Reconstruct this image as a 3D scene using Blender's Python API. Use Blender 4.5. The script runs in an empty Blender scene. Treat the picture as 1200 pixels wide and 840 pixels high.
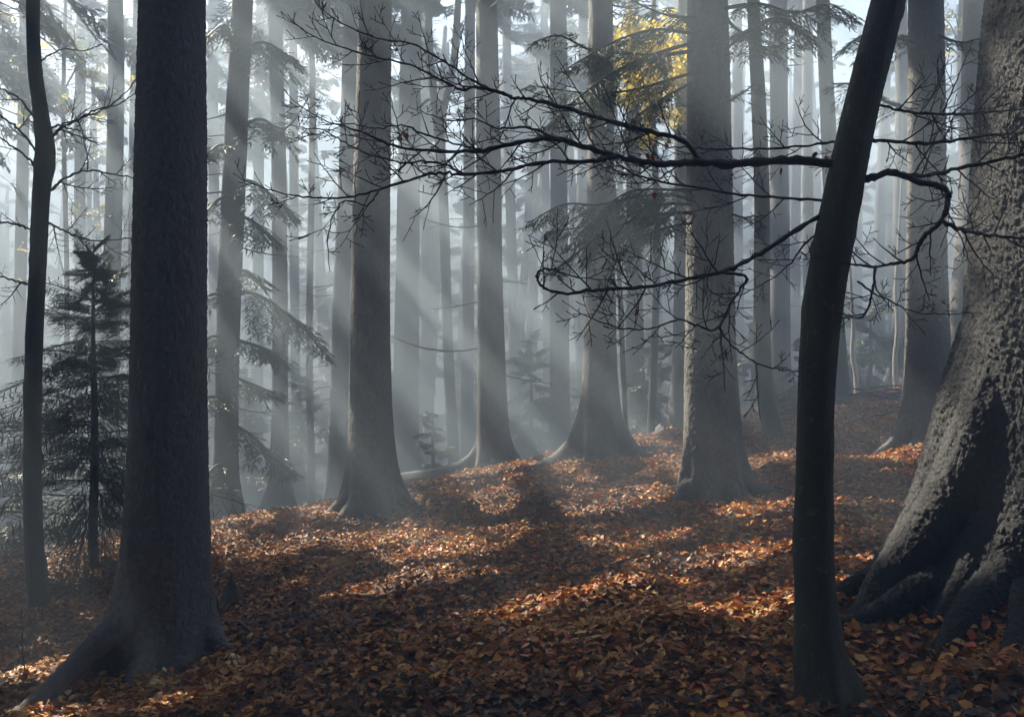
import bpy, math, random
import numpy as np

# ------------------------------------------------------------------ camera, world, sun, exposure
scene = bpy.context.scene
COL = scene.collection
F, CX, HY, CAMZ = 1150.0, 600.0, 430.0, 1.6          # focal length in photo pixels, horizon row, eye height
cam_data = bpy.data.cameras.new('camera')
cam_data.sensor_width = 36.0
cam_data.lens = F / 1200.0 * 36.0
cam_data.shift_y = (HY - 420.0) / 1200.0
cam_data.clip_end = 2000.0
cam = bpy.data.objects.new('camera', cam_data)
cam.location = (0, 0, CAMZ)
cam.rotation_euler = (math.radians(90), 0, 0)
COL.objects.link(cam)
scene.camera = cam

SUN_EL, SUN_AZ = math.radians(41.0), math.radians(42.0)   # SUN_AZ: how far behind due left the sun stands
SUN = np.array([-math.cos(SUN_EL) * math.cos(SUN_AZ), math.cos(SUN_EL) * math.sin(SUN_AZ), math.sin(SUN_EL)])
world = bpy.data.worlds.new('World')
scene.world = world
world.use_nodes = True
wn = world.node_tree
sky = wn.nodes.new('ShaderNodeTexSky')
sky.sky_type = 'NISHITA'
sky.sun_disc = False
sky.sun_elevation = SUN_EL
sky.sun_rotation = math.atan2(SUN[0], SUN[1])
sky.air_density = 1.0
sky.dust_density = 2.0
bg = wn.nodes['Background']
bg.inputs['Strength'].default_value = 0.09
wn.links.new(sky.outputs['Color'], bg.inputs['Color'])

sd = bpy.data.lights.new('sun', 'SUN')
sd.energy = 5.0
sd.angle = math.radians(0.5)
sd.color = (1.0, 0.90, 0.72)
sun = bpy.data.objects.new('sun', sd)
sun.location = (-30, 30, 40)
from mathutils import Vector
sun.rotation_euler = Vector(tuple(SUN)).to_track_quat('Z', 'Y').to_euler()
COL.objects.link(sun)

scene.view_settings.view_transform = 'Standard'
scene.view_settings.look = 'None'
scene.view_settings.gamma = 1.0
scene.view_settings.use_curve_mapping = False
scene.view_settings.exposure = 4.05
scene.render.engine = 'CYCLES'
cy = scene.cycles
cy.max_bounces = 6
cy.diffuse_bounces = 3
cy.glossy_bounces = 2
cy.transmission_bounces = 2
cy.transparent_max_bounces = 4
cy.volume_bounces = 0
cy.use_adaptive_sampling = False
cy.use_denoising = True
cy.sample_clamp_indirect = 4.0

HAZE_DENSITY = 0.049

rng = np.random.default_rng(11)
random.seed(11)

# ------------------------------------------------------------------ helpers
def P(px, py, d):
    """the point d metres in front of the eye that stands at photo pixel (px, py)"""
    return np.array([(px - CX) / F * d, d, CAMZ + (HY - py) / F * d])

def unit(v):
    v = np.asarray(v, float)
    return v / (np.linalg.norm(v, axis=-1, keepdims=True) + 1e-12)

class MB:
    def __init__(self):
        self.v, self.t, self.q, self.a, self.n = [], [], [], [], 0
    def add(self, v, tris=None, quads=None, a=None):
        v = np.asarray(v, np.float32)
        self.v.append(v)
        if tris is not None and len(tris): self.t.append(np.asarray(tris, np.int64) + self.n)
        if quads is not None and len(quads): self.q.append(np.asarray(quads, np.int64) + self.n)
        if a is None: a = np.full(len(v), 0.5)
        self.a.append(np.broadcast_to(np.asarray(a, np.float32), (len(v),)))
        self.n += len(v)
    def build(self, name, mat, parent=None, smooth=True, origin=None, at=None):
        me = bpy.data.meshes.new(name)
        v = np.concatenate(self.v) if self.v else np.zeros((0, 3), np.float32)
        if origin is not None: v = v - np.asarray(origin, np.float32)
        t = np.concatenate(self.t) if self.t else np.zeros((0, 3), np.int64)
        q = np.concatenate(self.q) if self.q else np.zeros((0, 4), np.int64)
        me.vertices.add(len(v)); me.vertices.foreach_set('co', v.astype(np.float32).ravel())
        me.loops.add(len(t) * 3 + len(q) * 4)
        me.loops.foreach_set('vertex_index', np.concatenate([t.ravel(), q.ravel()]).astype(np.int32))
        me.polygons.add(len(t) + len(q))
        starts = np.concatenate([np.arange(len(t)) * 3, len(t) * 3 + np.arange(len(q)) * 4]).astype(np.int32)
        me.polygons.foreach_set('loop_start', starts)
        me.polygons.foreach_set('use_smooth', np.full(len(t) + len(q), smooth))
        at_ = me.attributes.new('rnd', 'FLOAT', 'POINT')
        at_.data.foreach_set('value', np.concatenate(self.a).astype(np.float32) if self.a else np.zeros(0, np.float32))
        me.update(calc_edges=True)
        me.validate()
        me.materials.append(mat)
        o = bpy.data.objects.new(name, me)
        COL.objects.link(o)
        if parent is not None: o.parent = parent
        if origin is not None and parent is None: o.location = tuple(origin)
        return o

def catmull(pts, per=6):
    pts = np.asarray(pts, float)
    if len(pts) < 3:
        t = np.linspace(0, 1, per * max(1, len(pts) - 1) + 1)[:, None]
        return pts[0] * (1 - t) + pts[-1] * t
    p = np.vstack([2 * pts[0] - pts[1], pts, 2 * pts[-1] - pts[-2]])
    out = []
    for i in range(1, len(p) - 2):
        t = np.linspace(0, 1, per, endpoint=False)[:, None]
        a, b, c, d = p[i - 1], p[i], p[i + 1], p[i + 2]
        out.append(0.5 * ((2 * b) + (-a + c) * t + (2 * a - 5 * b + 4 * c - d) * t ** 2 + (-a + 3 * b - 3 * c + d) * t ** 3))
    out.append(p[-2][None])
    return np.vstack(out)

def tube(mb, pts, radii, sides=6, a=0.5, cap=True):
    pts = np.asarray(pts, float); n = len(pts)
    radii = np.broadcast_to(np.asarray(radii, float), (n,))
    T = unit(np.gradient(pts, axis=0))
    ref = np.array([0, 0, 1.0]) if abs(T[0][2]) < 0.9 else np.array([1.0, 0, 0])
    U = unit(np.cross(T, ref)); V = np.cross(T, U)
    th = np.linspace(0, 2 * np.pi, sides, endpoint=False)
    ring = (U[:, None] * np.cos(th)[None, :, None] + V[:, None] * np.sin(th)[None, :, None]) * radii[:, None, None] + pts[:, None]
    v = ring.reshape(-1, 3)
    i = np.arange(n - 1)[:, None] * sides; j = np.arange(sides)[None]; k = (j + 1) % sides
    q = np.stack([i + j, i + k, i + sides + k, i + sides + j], -1).reshape(-1, 4)
    tris = None
    if cap:
        v = np.vstack([v, pts[-1] + T[-1] * radii[-1] * 1.5])
        b = (n - 1) * sides
        tris = np.stack([b + np.arange(sides), b + (np.arange(sides) + 1) % sides, np.full(sides, n * sides)], -1)
    mb.add(v, tris, q, a)

def spindles(mb, B, D, L, W, Tk, a=None, UP=None):
    """n pointed shoots: start B, direction D, length L, width W, thickness Tk"""
    n = len(B)
    if n == 0: return
    L, W, Tk = (np.broadcast_to(np.asarray(x, float), (n,))[:, None] for x in (L, W, Tk))
    up = np.broadcast_to(np.array([0, 0, 1.0]) if UP is None else UP, (n, 3))
    S = np.cross(D, up + 0.01); S = unit(S); N = np.cross(S, D)
    m = B + D * L * 0.42
    v = np.stack([B, m + S * W / 2, m + N * Tk / 2, m - S * W / 2, m - N * Tk / 2, B + D * L], 1).reshape(-1, 3)
    t0 = np.array([[0, 1, 2], [0, 2, 3], [0, 3, 4], [0, 4, 1], [5, 2, 1], [5, 3, 2], [5, 4, 3], [5, 1, 4]])
    t = (np.arange(n)[:, None, None] * 6 + t0[None]).reshape(-1, 3)
    if a is None: a = rng.random(n)
    mb.add(v, t, None, np.repeat(a, 6))

def needles(mb, B, D, L, k, ln, wd):
    """k needles round each shoot"""
    n = len(B)
    if n == 0: return
    L = np.broadcast_to(np.asarray(L, float), (n,))
    f = rng.random((n, k, 1))
    base = B[:, None] + D[:, None] * (f * L[:, None, None])
    r = rng.normal(size=(n, k, 3)); r -= (r * D[:, None]).sum(-1, keepdims=True) * D[:, None]
    r[..., 2] *= 0.5
    r = unit(r)
    nd = unit(D[:, None] * 0.75 + r)
    s = unit(np.cross(nd, rng.normal(size=(n, k, 3)))) * wd / 2
    v = np.stack([base - s, base + s, base + nd * ln * (0.7 + 0.5 * rng.random((n, k, 1)))], 2).reshape(-1, 3)
    t = np.arange(n * k * 3).reshape(-1, 3)
    mb.add(v, t, None, np.repeat(rng.random(n), k * 3))

class Noise:
    """smooth 2-D noise out of cosines"""
    def __init__(self, seed, lo, hi, n=28):
        g = np.random.default_rng(seed)
        w = np.exp(g.uniform(np.log(lo), np.log(hi), n)); th = g.uniform(0, 2 * np.pi, n)
        self.k = np.stack([np.cos(th), np.sin(th)], 1) * (2 * np.pi / w)[:, None]
        self.p = g.uniform(0, 2 * np.pi, n); self.a = np.sqrt(w); self.a /= np.sqrt((self.a ** 2).sum() / 2)
    def __call__(self, x, y):
        x = np.asarray(x, float); y = np.asarray(y, float)
        s = np.zeros(np.broadcast(x, y).shape)
        for k, p, a in zip(self.k, self.p, self.a): s += a * np.cos(k[0] * x + k[1] * y + p)
        return s                                            # variance about 1

# ------------------------------------------------------------------ the ground
CP = [(-2.43, 7.0, -.5)]
for px, py, d in [(195, 775, 7.0), (40, 838, 6.3), (600, 840, 4.4), (965, 838, 4.2), (1240, 690, 5.5), (1000, 712, 5.3),
                  (47, 725, 9.5), (107, 672, 11), (0, 655, 13), (125, 640, 23), (268, 622, 18), (328, 614, 25), (395, 604, 22),
                  (437, 602, 12.5), (475, 566, 30), (577, 548, 18), (704, 535, 15.5), (835, 588, 10.5), (745, 516, 23),
                  (905, 511, 15), (912, 482, 24), (1087, 516, 12.5), (1115, 470, 17), (1000, 468, 22), (1050, 470, 19),
                  (330, 655, 10.2), (640, 622, 10), (1000, 456, 32)]:
    CP.append(tuple(P(px, py, d)))
CP += [(0, 0, 0), (5, 0, .7), (-5, 0, -.95), (0, -12, -.2), (-12, -12, -2), (12, -12, 1.8), (9, 6, 1.5), (-10, 6, -1.6),
       (0, 30, -2.0), (-4, 42, -3.6), (-20, 40, -5.5), (15, 45, 1.0), (-15, 25, -3.6), (35, 25, 4.5), (-40, 10, -5.5), (6, 60, -2), (-20, 62, -6), (40, 60, 3)]
CP = np.array(CP)
def tps_fit(cp, lam=0.02):
    X = cp[:, :2] / 10; n = len(X)
    r2 = ((X[:, None] - X[None]) ** 2).sum(-1)
    K = r2 * np.log(r2 + 1e-9) * 0.5 + lam * np.eye(n)
    Pm = np.hstack([np.ones((n, 1)), X])
    A = np.vstack([np.hstack([K, Pm]), np.hstack([Pm.T, np.zeros((3, 3))])])
    return np.linalg.solve(A, np.concatenate([cp[:, 2], np.zeros(3)])), X
TW, TX = tps_fit(CP)
gn1, gn2 = Noise(5, .5, 2.5), Noise(6, .12, .5)
def ground_z(x, y, rough=True):
    x = np.asarray(x, float); y = np.asarray(y, float)
    xx = np.clip(x, -45, 45); yy = np.clip(y, -15, 62)
    z = TW[-3] + TW[-2] * xx / 10 + TW[-1] * yy / 10
    for w, c in zip(TW[:-3], TX):
        r2 = (xx / 10 - c[0]) ** 2 + (yy / 10 - c[1]) ** 2
        z = z + w * r2 * np.log(r2 + 1e-9) * 0.5
    if rough: z = z + .035 * gn1(x, y) + .012 * gn2(x, y)
    return z
def gz(x, y): return float(ground_z(x, y, False))

# ------------------------------------------------------------------ materials
def new_mat(name):
    m = bpy.data.materials.new(name); m.use_nodes = True
    nt = m.node_tree
    return m, nt, nt.nodes['Principled BSDF']
def node(nt, t, **kw):
    n = nt.nodes.new(t)
    for k, v in kw.items():
        if k in n.inputs: n.inputs[k].default_value = v
        else: setattr(n, k, v)
    return n
def ramp(nt, stops, src):
    r = nt.nodes.new('ShaderNodeValToRGB')
    e = r.color_ramp.elements
    while len(e) < len(stops): e.new(0.5)
    for x, (pos, c) in zip(e, stops):
        x.position = pos; x.color = (*c, 1)
    nt.links.new(src, r.inputs['Fac'])
    return r

def bark_material(name, lo, hi, tint, scale, bump=0.5, rough=0.75, spots=None, moss=0.0):
    m, nt, b = new_mat(name); L = nt.links.new
    tc = node(nt, 'ShaderNodeTexCoord')
    mp = node(nt, 'ShaderNodeMapping'); mp.inputs['Scale'].default_value = (1, 1, 0.45)
    L(tc.outputs['Object'], mp.inputs['Vector'])
    n1 = node(nt, 'ShaderNodeTexNoise', Scale=scale, Detail=8.0, Roughness=0.65)
    n2 = node(nt, 'ShaderNodeTexNoise', Scale=2.3, Detail=4.0)
    L(mp.outputs[0], n1.inputs['Vector']); L(tc.outputs['Object'], n2.inputs['Vector'])
    at = node(nt, 'ShaderNodeAttribute', attribute_name='rnd')
    mx = node(nt, 'ShaderNodeMath', operation='MULTIPLY_ADD'); mx.inputs[1].default_value = .45
    L(at.outputs['Fac'], mx.inputs[0])
    hf = node(nt, 'ShaderNodeMath', operation='MULTIPLY'); hf.inputs[1].default_value = .6
    L(n1.outputs['Fac'], hf.inputs[0]); L(hf.outputs[0], mx.inputs[2])
    r = ramp(nt, [(.25, lo), (.55, tuple((np.array(lo) + hi) / 2)), (.8, hi)], mx.outputs[0])
    col = r.outputs['Color']
    r2 = ramp(nt, [(.4, (0, 0, 0)), (.65, (1, 1, 1))], n2.outputs['Fac'])
    mm = node(nt, 'ShaderNodeMix', data_type='RGBA')
    L(r2.outputs['Color'], mm.inputs['Factor']); L(col, mm.inputs['A']); mm.inputs['B'].default_value = (*tint, 1)
    fm = node(nt, 'ShaderNodeMath', operation='MULTIPLY'); fm.inputs[1].default_value = .45
    L(r2.outputs['Color'], fm.inputs[0]); L(fm.outputs[0], mm.inputs['Factor'])
    col = mm.outputs['Result']
    if spots:
        v = node(nt, 'ShaderNodeTexNoise', Scale=16.0, Detail=6.0, Roughness=0.7)
        L(tc.outputs['Object'], v.inputs['Vector'])
        rs = ramp(nt, [(.60, (0, 0, 0)), (.68, (1, 1, 1))], v.outputs['Fac'])
        ms = node(nt, 'ShaderNodeMix', data_type='RGBA')
        L(rs.outputs['Color'], ms.inputs['Factor']); L(col, ms.inputs['A']); ms.inputs['B'].default_value = (*spots, 1)
        col = ms.outputs['Result']
    L(col, b.inputs['Base Color'])
    bp = node(nt, 'ShaderNodeBump', Strength=bump, Distance=0.02)
    L(n1.outputs['Fac'], bp.inputs['Height']); L(bp.outputs[0], b.inputs['Normal'])
    b.inputs['Roughness'].default_value = rough
    b.inputs['Specular IOR Level'].default_value = 0.4
    return m

M = {}
M['spruce_bark'] = bark_material('spruce_bark', (.045, .042, .043), (.21, .195, .19), (.11, .10, .09), 26, .9)
M['scaly_bark'] = bark_material('scaly_bark', (.008, .008, .009), (.024, .026, .031), (.012, .013, .014), 80, 1.0, .60)
M['beech_bark'] = bark_material('beech_bark', (.026, .025, .021), (.085, .080, .066), (.060, .080, .030), 24, .8, .7, spots=(.15, .165, .11))
M['branch_bark'] = bark_material('branch_bark', (.018, .016, .016), (.040, .036, .034), (.025, .023, .022), 40, .3, .5)
M['dead_wood'] = bark_material('dead_wood', (.05, .038, .028), (.16, .12, .085), (.08, .06, .045), 20, .6, .8)
M['pale_bark'] = bark_material('pale_bark', (.25, .24, .22), (.5, .49, .46), (.3, .29, .27), 14, .3, .7)

def foliage_material(name, stops, trans, rough=.5, tfac=.3):
    m, nt, b = new_mat(name); L = nt.links.new
    at = node(nt, 'ShaderNodeAttribute', attribute_name='rnd')
    r = ramp(nt, stops, at.outputs['Fac'])
    L(r.outputs['Color'], b.inputs['Base Color'])
    b.inputs['Roughness'].default_value = rough
    tr = node(nt, 'ShaderNodeBsdfTranslucent')
    hs = node(nt, 'ShaderNodeMix', data_type='RGBA', blend_type='MULTIPLY'); hs.inputs['Factor'].default_value = 1
    L(r.outputs['Color'], hs.inputs['A']); hs.inputs['B'].default_value = (*trans, 1)
    L(hs.outputs['Result'], tr.inputs['Color'])
    ms = node(nt, 'ShaderNodeMixShader'); ms.inputs[0].default_value = tfac
    L(b.outputs[0], ms.inputs[1]); L(tr.outputs[0], ms.inputs[2])
    L(ms.outputs[0], nt.nodes['Material Output'].inputs['Surface'])
    return m
M['needle'] = foliage_material('needle', [(0, (.022, .034, .018)), (.6, (.05, .075, .034)), (1, (.11, .17, .05))], (1.2, 1.5, .7), .42, .3)
M['gold_leaf'] = foliage_material('gold_leaf', [(0, (.62, .46, .03)), (.5, (.76, .64, .05)), (1, (.82, .76, .14))], (1.2, 1.1, .6), .5, .5)
M['litter'] = foliage_material('litter', [(0, (.035, .014, .006)), (.2, (.10, .036, .009)), (.42, (.27, .092, .012)), (.6, (.46, .175, .018)),
                                          (.76, (.60, .28, .035)), (.87, (.64, .40, .12)), (.94, (.48, .075, .015)), (1, (.68, .48, .25))], (1.0, .8, .4), .55, .15)
M['dry_leaf'] = foliage_material('dry_leaf', [(0, (.14, .04, .015)), (1, (.30, .09, .03))], (1.2, .8, .5), .5, .35)
M['moss'] = foliage_material('moss', [(0, (.03, .06, .01)), (1, (.12, .18, .03))], (1, 1, .6), .8, .2)

def ground_material():
    m, nt, b = new_mat('forest_soil'); L = nt.links.new
    tc = node(nt, 'ShaderNodeTexCoord')
    v = node(nt, 'ShaderNodeTexVoronoi', Scale=16.0)
    L(tc.outputs['Object'], v.inputs['Vector'])
    sep = node(nt, 'ShaderNodeSeparateColor'); L(v.outputs['Color'], sep.inputs[0])
    r = ramp(nt, [(0, (.02, .011, .007)), (.4, (.06, .026, .012)), (.7, (.15, .058, .02)), (.9, (.24, .10, .035)), (1, (.3, .17, .08))], sep.outputs[0])
    n = node(nt, 'ShaderNodeTexNoise', Scale=30.0, Detail=6.0); L(tc.outputs['Object'], n.inputs['Vector'])
    ad = node(nt, 'ShaderNodeMath', operation='ADD'); L(v.outputs['Distance'], ad.inputs[0]); L(n.outputs['Fac'], ad.inputs[1])
    bp = node(nt, 'ShaderNodeBump', Strength=.8, Distance=.05); L(ad.outputs[0], bp.inputs['Height'])
    L(bp.outputs[0], b.inputs['Normal']); L(r.outputs['Color'], b.inputs['Base Color'])
    b.inputs['Roughness'].default_value = .8
    return m
M['soil'] = ground_material()

# ------------------------------------------------------------------ ground sheet and haze
def axis(lo, a, b, hi, fine, coarse_n):
    l = a - (a - lo) * np.linspace(1, 0, coarse_n, endpoint=False) ** 1.6
    r = b + (hi - b) * np.linspace(0, 1, coarse_n + 1)[1:] ** 1.6
    return np.concatenate([l, np.arange(a, b, fine), [b], r])
gx_, gy_ = axis(-110, -13, 13, 110, .11, 40), axis(-60, 1, 27, 130, .11, 40)
XX, YY = np.meshgrid(gx_, gy_)
ZZ = ground_z(XX, YY)
nx, ny = len(gx_), len(gy_)
mb = MB()
ii = (np.arange(ny - 1)[:, None] * nx + np.arange(nx - 1)[None]).ravel()
mb.add(np.stack([XX, YY, ZZ], -1).reshape(-1, 3), None, np.stack([ii, ii + 1, ii + nx + 1, ii + nx], -1))
g = mb.build('ground', M['soil']); g['kind'] = 'structure'
TOP = 21.5
hz = MB()
lo, hi = np.array([-116., -66., float(ZZ.min()) - 1.0]), np.array([116., 136., TOP])
hv = np.array([[x, y, z] for x in (0, 1) for y in (0, 1) for z in (0, 1)]) * (hi - lo) + lo
hz.add(hv, None, [[0, 1, 3, 2], [4, 6, 7, 5], [0, 4, 5, 1], [2, 3, 7, 6], [0, 2, 6, 4], [1, 5, 7, 3]])
hm = bpy.data.materials.new('mist'); hm.use_nodes = True
hn = hm.node_tree; hn.nodes.remove(hn.nodes['Principled BSDF'])
pv = hn.nodes.new('ShaderNodeVolumePrincipled')
pv.inputs['Color'].default_value = (.525, .645, .775, 1)
pv.inputs['Density'].default_value = HAZE_DENSITY
pv.inputs['Anisotropy'].default_value = 0.12
hn.links.new(pv.outputs[0], hn.nodes['Material Output'].inputs['Volume'])
hzo = hz.build('haze', hm, smooth=False); hzo['kind'] = 'stuff'

# ------------------------------------------------------------------ crown openings laid out to shape where sunlight lands
lit_noise = Noise(21, 1.1, 4.5)
lane_noise = Noise(23, 1.1, 2.6, 18)
lit_fine = Noise(22, .5, 1.3)
#           x     y    rx   ry    holes cut into the crowns for light patches, given where they land at height 0
GAPS = [(-2.8, 11.3, 1.3, .65), (-.6, 10.0, .9, .8), (1.5, 11.0, 1.0, .75), (.5, 10.5, .7, .4), (-1.6, 10.7, .7, .35), (2.6, 12.6, .9, .5), (-.5, 14.2, .7, .5), (2.9, 9.2, .8, .5),
        (-4.0, 7.8, .6, .3), (-3.3, 6.3, .4, .22), (4.4, 6.4, .5, .25), (-1.0, 8.3, .8, .25), (1.2, 8.8, .5, .3),
        (7.8, 10.2, .9, .45), (9.2, 8.8, .7, .45), (5.6, 11.2, 1.1, .35), (2.0, 7.2, 1.0, .26), (.4, 6.6, .9, .22), (1.5, 5.5, .8, .2), (2.9, 6.2, .8, .2),
        (9.5, 14.2, 1.5, 1.0)]
# narrow slits cut into the crowns so sun rims near trunks: from, to, half width
SLITS = [((2.7, 4.95), (5.6, 2.3), .17), ((2.1, 10.2), (4.6, 8.0), .09), ((.0, 10.7), (2.9, 8.1), .09), ((5.8, 11.8), (9.4, 8.5), .20), ((-2.0, 6.6), (.6, 4.2), .08)]
for x0, w in [(-7.2, .32), (-5.9, .22), (-4.7, .34), (-3.7, .2), (-2.4, .3), (-1.3, .2), (-.2, .3), (1.0, .22), (2.3, .28)]:     # fan of strips cut through the crowns to make separate sun shafts
    SLITS.append(((x0, 11.6), (x0 + (x0 - 1.4) * .62, 22.0), w))
def lit(x, y):
    """True where the canopy is open for the light that lands at (x, y)"""
    fine = lit_fine(x, y)
    near = .4 * lit_noise(x, y) + .9 * fine
    lane = 1.0 * lane_noise((x - 1.4) / (np.clip(y, 0, None) + 5) * 22, y * .10) + .15 * fine       # crown openings fanned out from near the camera so shafts show
    f = np.clip((y - 9.5) / 2.5, 0, 1)
    n = near * (1 - f) + lane * f
    thr = np.interp(y, [0, 5, 8, 9.5, 11, 13, 16, 20, 30, 60], [2.2, 1.9, 1.6, 1.4, 1.2, 1.0, .9, .8, .9, 1.0])
    thr = thr + np.interp(x, [-6, -2.5, -.5, 3, 8], [-.45, -.3, .35, .35, .5]) * np.clip((19 - y) / 6, .15, 1)
    k = n > thr
    for gx, gy, rx, ry in GAPS:
        k = k | (((x - gx) / rx) ** 2 + ((y - gy) / ry) ** 2 + .25 * fine < 1)
    for (x0, y0), (x1, y1), r in SLITS:
        dx, dy = x1 - x0, y1 - y0; t = np.clip(((x - x0) * dx + (y - y0) * dy) / (dx * dx + dy * dy), 0, 1)
        k = k | ((x - x0 - t * dx) ** 2 + (y - y0 - t * dy) ** 2 < (r * (1 + .25 * fine)) ** 2)
    return k
def landing(Q):
    """where the sunlight passing point Q meets height 0"""
    k = Q[..., 2] / SUN[2]
    return Q[..., 0] - SUN[0] * k, Q[..., 1] - SUN[1] * k

# ------------------------------------------------------------------ trunk, crown, branches
def worley(u, v, nu, seed):
    """cells on a grid that wraps in u every nu cells: edge distance and a value per cell"""
    g = np.random.default_rng(seed); S = 512
    jx, jy, rv = g.random((nu, S)), g.random((nu, S)), g.random((nu, S))
    iu, iv = np.floor(u).astype(int), np.floor(v).astype(int)
    f1 = np.full(u.shape, 9.0); f2 = np.full(u.shape, 9.0); cv = np.zeros(u.shape)
    for du in (-1, 0, 1):
        for dv in (-1, 0, 1):
            cu, cvv = iu + du, iv + dv
            a, b = cu % nu, cvv % S
            d = (u - cu - jx[a, b]) ** 2 + (v - cvv - jy[a, b]) ** 2
            m = d < f1
            f2 = np.where(m, f1, np.minimum(f2, d)); cv = np.where(m, rv[a, b], cv); f1 = np.where(m, d, f1)
    return np.sqrt(f2) - np.sqrt(f1), cv

def trunk_mesh(mb, path, radii, segs, flare=(), plate=None, amp=.008, seed=0, step=.1, fine_to=None, knobs=.03, sink=.35, cap=False, knots=0):
    """a tapered trunk on a curved path (metres); flare = [(angle, reach, height, angular width)]; plate = (width, height) of bark scales"""
    path = np.asarray(path, float); radii = np.asarray(radii, float)
    cp = catmull(path, 12)
    s = np.concatenate([[0], np.cumsum(np.linalg.norm(np.diff(cp, axis=0), axis=1))])
    sk = np.concatenate([[0], np.cumsum(np.linalg.norm(np.diff(path, axis=0), axis=1))])
    fine_to = s[-1] if fine_to is None else min(fine_to, s[-1])
    t = np.arange(0, fine_to, step)
    if fine_to < s[-1] - .3: t = np.concatenate([t, np.linspace(fine_to, s[-1], 14)])
    else: t = np.concatenate([t, [s[-1]]])
    c = np.stack([np.interp(t, s, cp[:, k]) for k in range(3)], 1)
    r = np.interp(t, sk * (s[-1] / sk[-1]), radii)
    T = unit(np.gradient(c, axis=0))
    th = np.linspace(0, 2 * np.pi, segs, endpoint=False)
    U = unit(np.cross(np.array([0, 1.0, 0]), T)); V = np.cross(T, U)
    z = (c[:, 2] - c[0, 2] - sink)[:, None]
    g = np.random.default_rng(seed)
    R = r[:, None] * np.ones((1, segs))
    for k in range(2, 6):
        R = R * (1 + knobs / k * 1.6 * np.cos(k * th[None] + g.uniform(0, 6) + g.uniform(-.6, .6) * z + np.sin(z * g.uniform(.5, 1.5))))
    for ang, reach, h, w in flare:
        wob = ang + .12 * np.sin(z * 3 + ang * 5)
        da = (th[None] - wob + np.pi) % (2 * np.pi) - np.pi
        R = R + reach * np.exp(-np.clip(z, -.12, None) / h) * np.exp(-(da / (w * (1 + .35 * np.clip(z, 0, None)))) ** 2) * (1 + .06 * np.sin(7 * z + ang * 3))
    for _ in range(knots):
        tk, zk, sk_ = g.uniform(0, 6.283), g.uniform(0, 5.5), g.uniform(.02, .07)
        dk = ((th[None] - tk + np.pi) % (2 * np.pi) - np.pi) * r[:, None]
        R = R + g.uniform(-.25, 1.0) * .012 * np.exp(-(dk / sk_) ** 2 - ((z - zk) / (sk_ * g.uniform(.6, 2.5))) ** 2)
    a = np.full(R.shape, .5)
    circ = 2 * np.pi * float(np.mean(r[:max(2, len(r) // 3)]))
    if plate:
        nu = max(6, int(circ / plate[0]))
        u = th[None] / (2 * np.pi) * nu + .35 * np.sin(t[:, None] * 9 + th[None] * 3) + 0 * R
        v = t[:, None] / plate[1] + .3 * np.sin(th[None] * 7) + .2 * np.sin(th[None] * 13 + t[:, None] * 4)
        e, cv = worley(u % nu, v, nu, seed)
        u2, v2 = u * 2.7, v * 2.7
        e2, cv2 = worley(u2 % int(nu * 2.7), v2, int(nu * 2.7), seed + 1)
        R = R + amp * (np.clip(e * 3, 0, 1) * (.5 + .9 * cv) - .5) + amp * .4 * (np.clip(e2 * 3, 0, 1) * (.4 + cv2) - .5)
        a = .15 + .7 * cv * .6 + .25 * cv2
    else:
        nz = g.normal(size=R.shape); R = R + amp * .3 * nz; a = np.clip(.5 + .18 * nz, 0, 1)
    v = c[:, None] + (U[:, None] * np.cos(th)[None, :, None] + V[:, None] * np.sin(th)[None, :, None]) * R[..., None]
    n = len(t)
    i = np.arange(n - 1)[:, None] * segs; j = np.arange(segs)[None]; k = (j + 1) % segs
    q = np.stack([i + j, i + k, i + segs + k, i + segs + j], -1).reshape(-1, 4)
    mb.add(v.reshape(-1, 3), None, q, a.ravel())
    if cap:
        b0 = mb.n; m = (n - 1) * segs
        mb.add(np.vstack([v[0], c[0], v[-1], c[-1]]), np.vstack([np.stack([np.arange(segs), np.full(segs, segs), (np.arange(segs) + 1) % segs], -1)[:, ::-1][:, [1, 0, 2]],
               np.stack([segs + 1 + np.arange(segs), segs + 1 + (np.arange(segs) + 1) % segs, np.full(segs, 2 * segs + 1)], -1)]))

def worley3(p, seed):
    """3-D cells at the points p: edge distance and a value per cell"""
    g = np.random.default_rng(seed); S = 64
    J = g.random((S, S, S, 3)).astype(np.float32); RV = g.random((S, S, S)).astype(np.float32)
    ip = np.floor(p).astype(int); p = p.astype(np.float32)
    f1 = np.full(len(p), 9.0, np.float32); f2 = f1.copy(); cv = np.zeros(len(p), np.float32)
    for dx in (-1, 0, 1):
        for dy in (-1, 0, 1):
            for dz in (-1, 0, 1):
                c = ip + (dx, dy, dz); k = c % S
                d = ((p - c - J[k[:, 0], k[:, 1], k[:, 2]]) ** 2).sum(1)
                m = d < f1
                f2 = np.where(m, f1, np.minimum(f2, d)); cv = np.where(m, RV[k[:, 0], k[:, 1], k[:, 2]], cv); f1 = np.where(m, d, f1)
    return np.sqrt(f2) - np.sqrt(f1), cv

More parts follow.
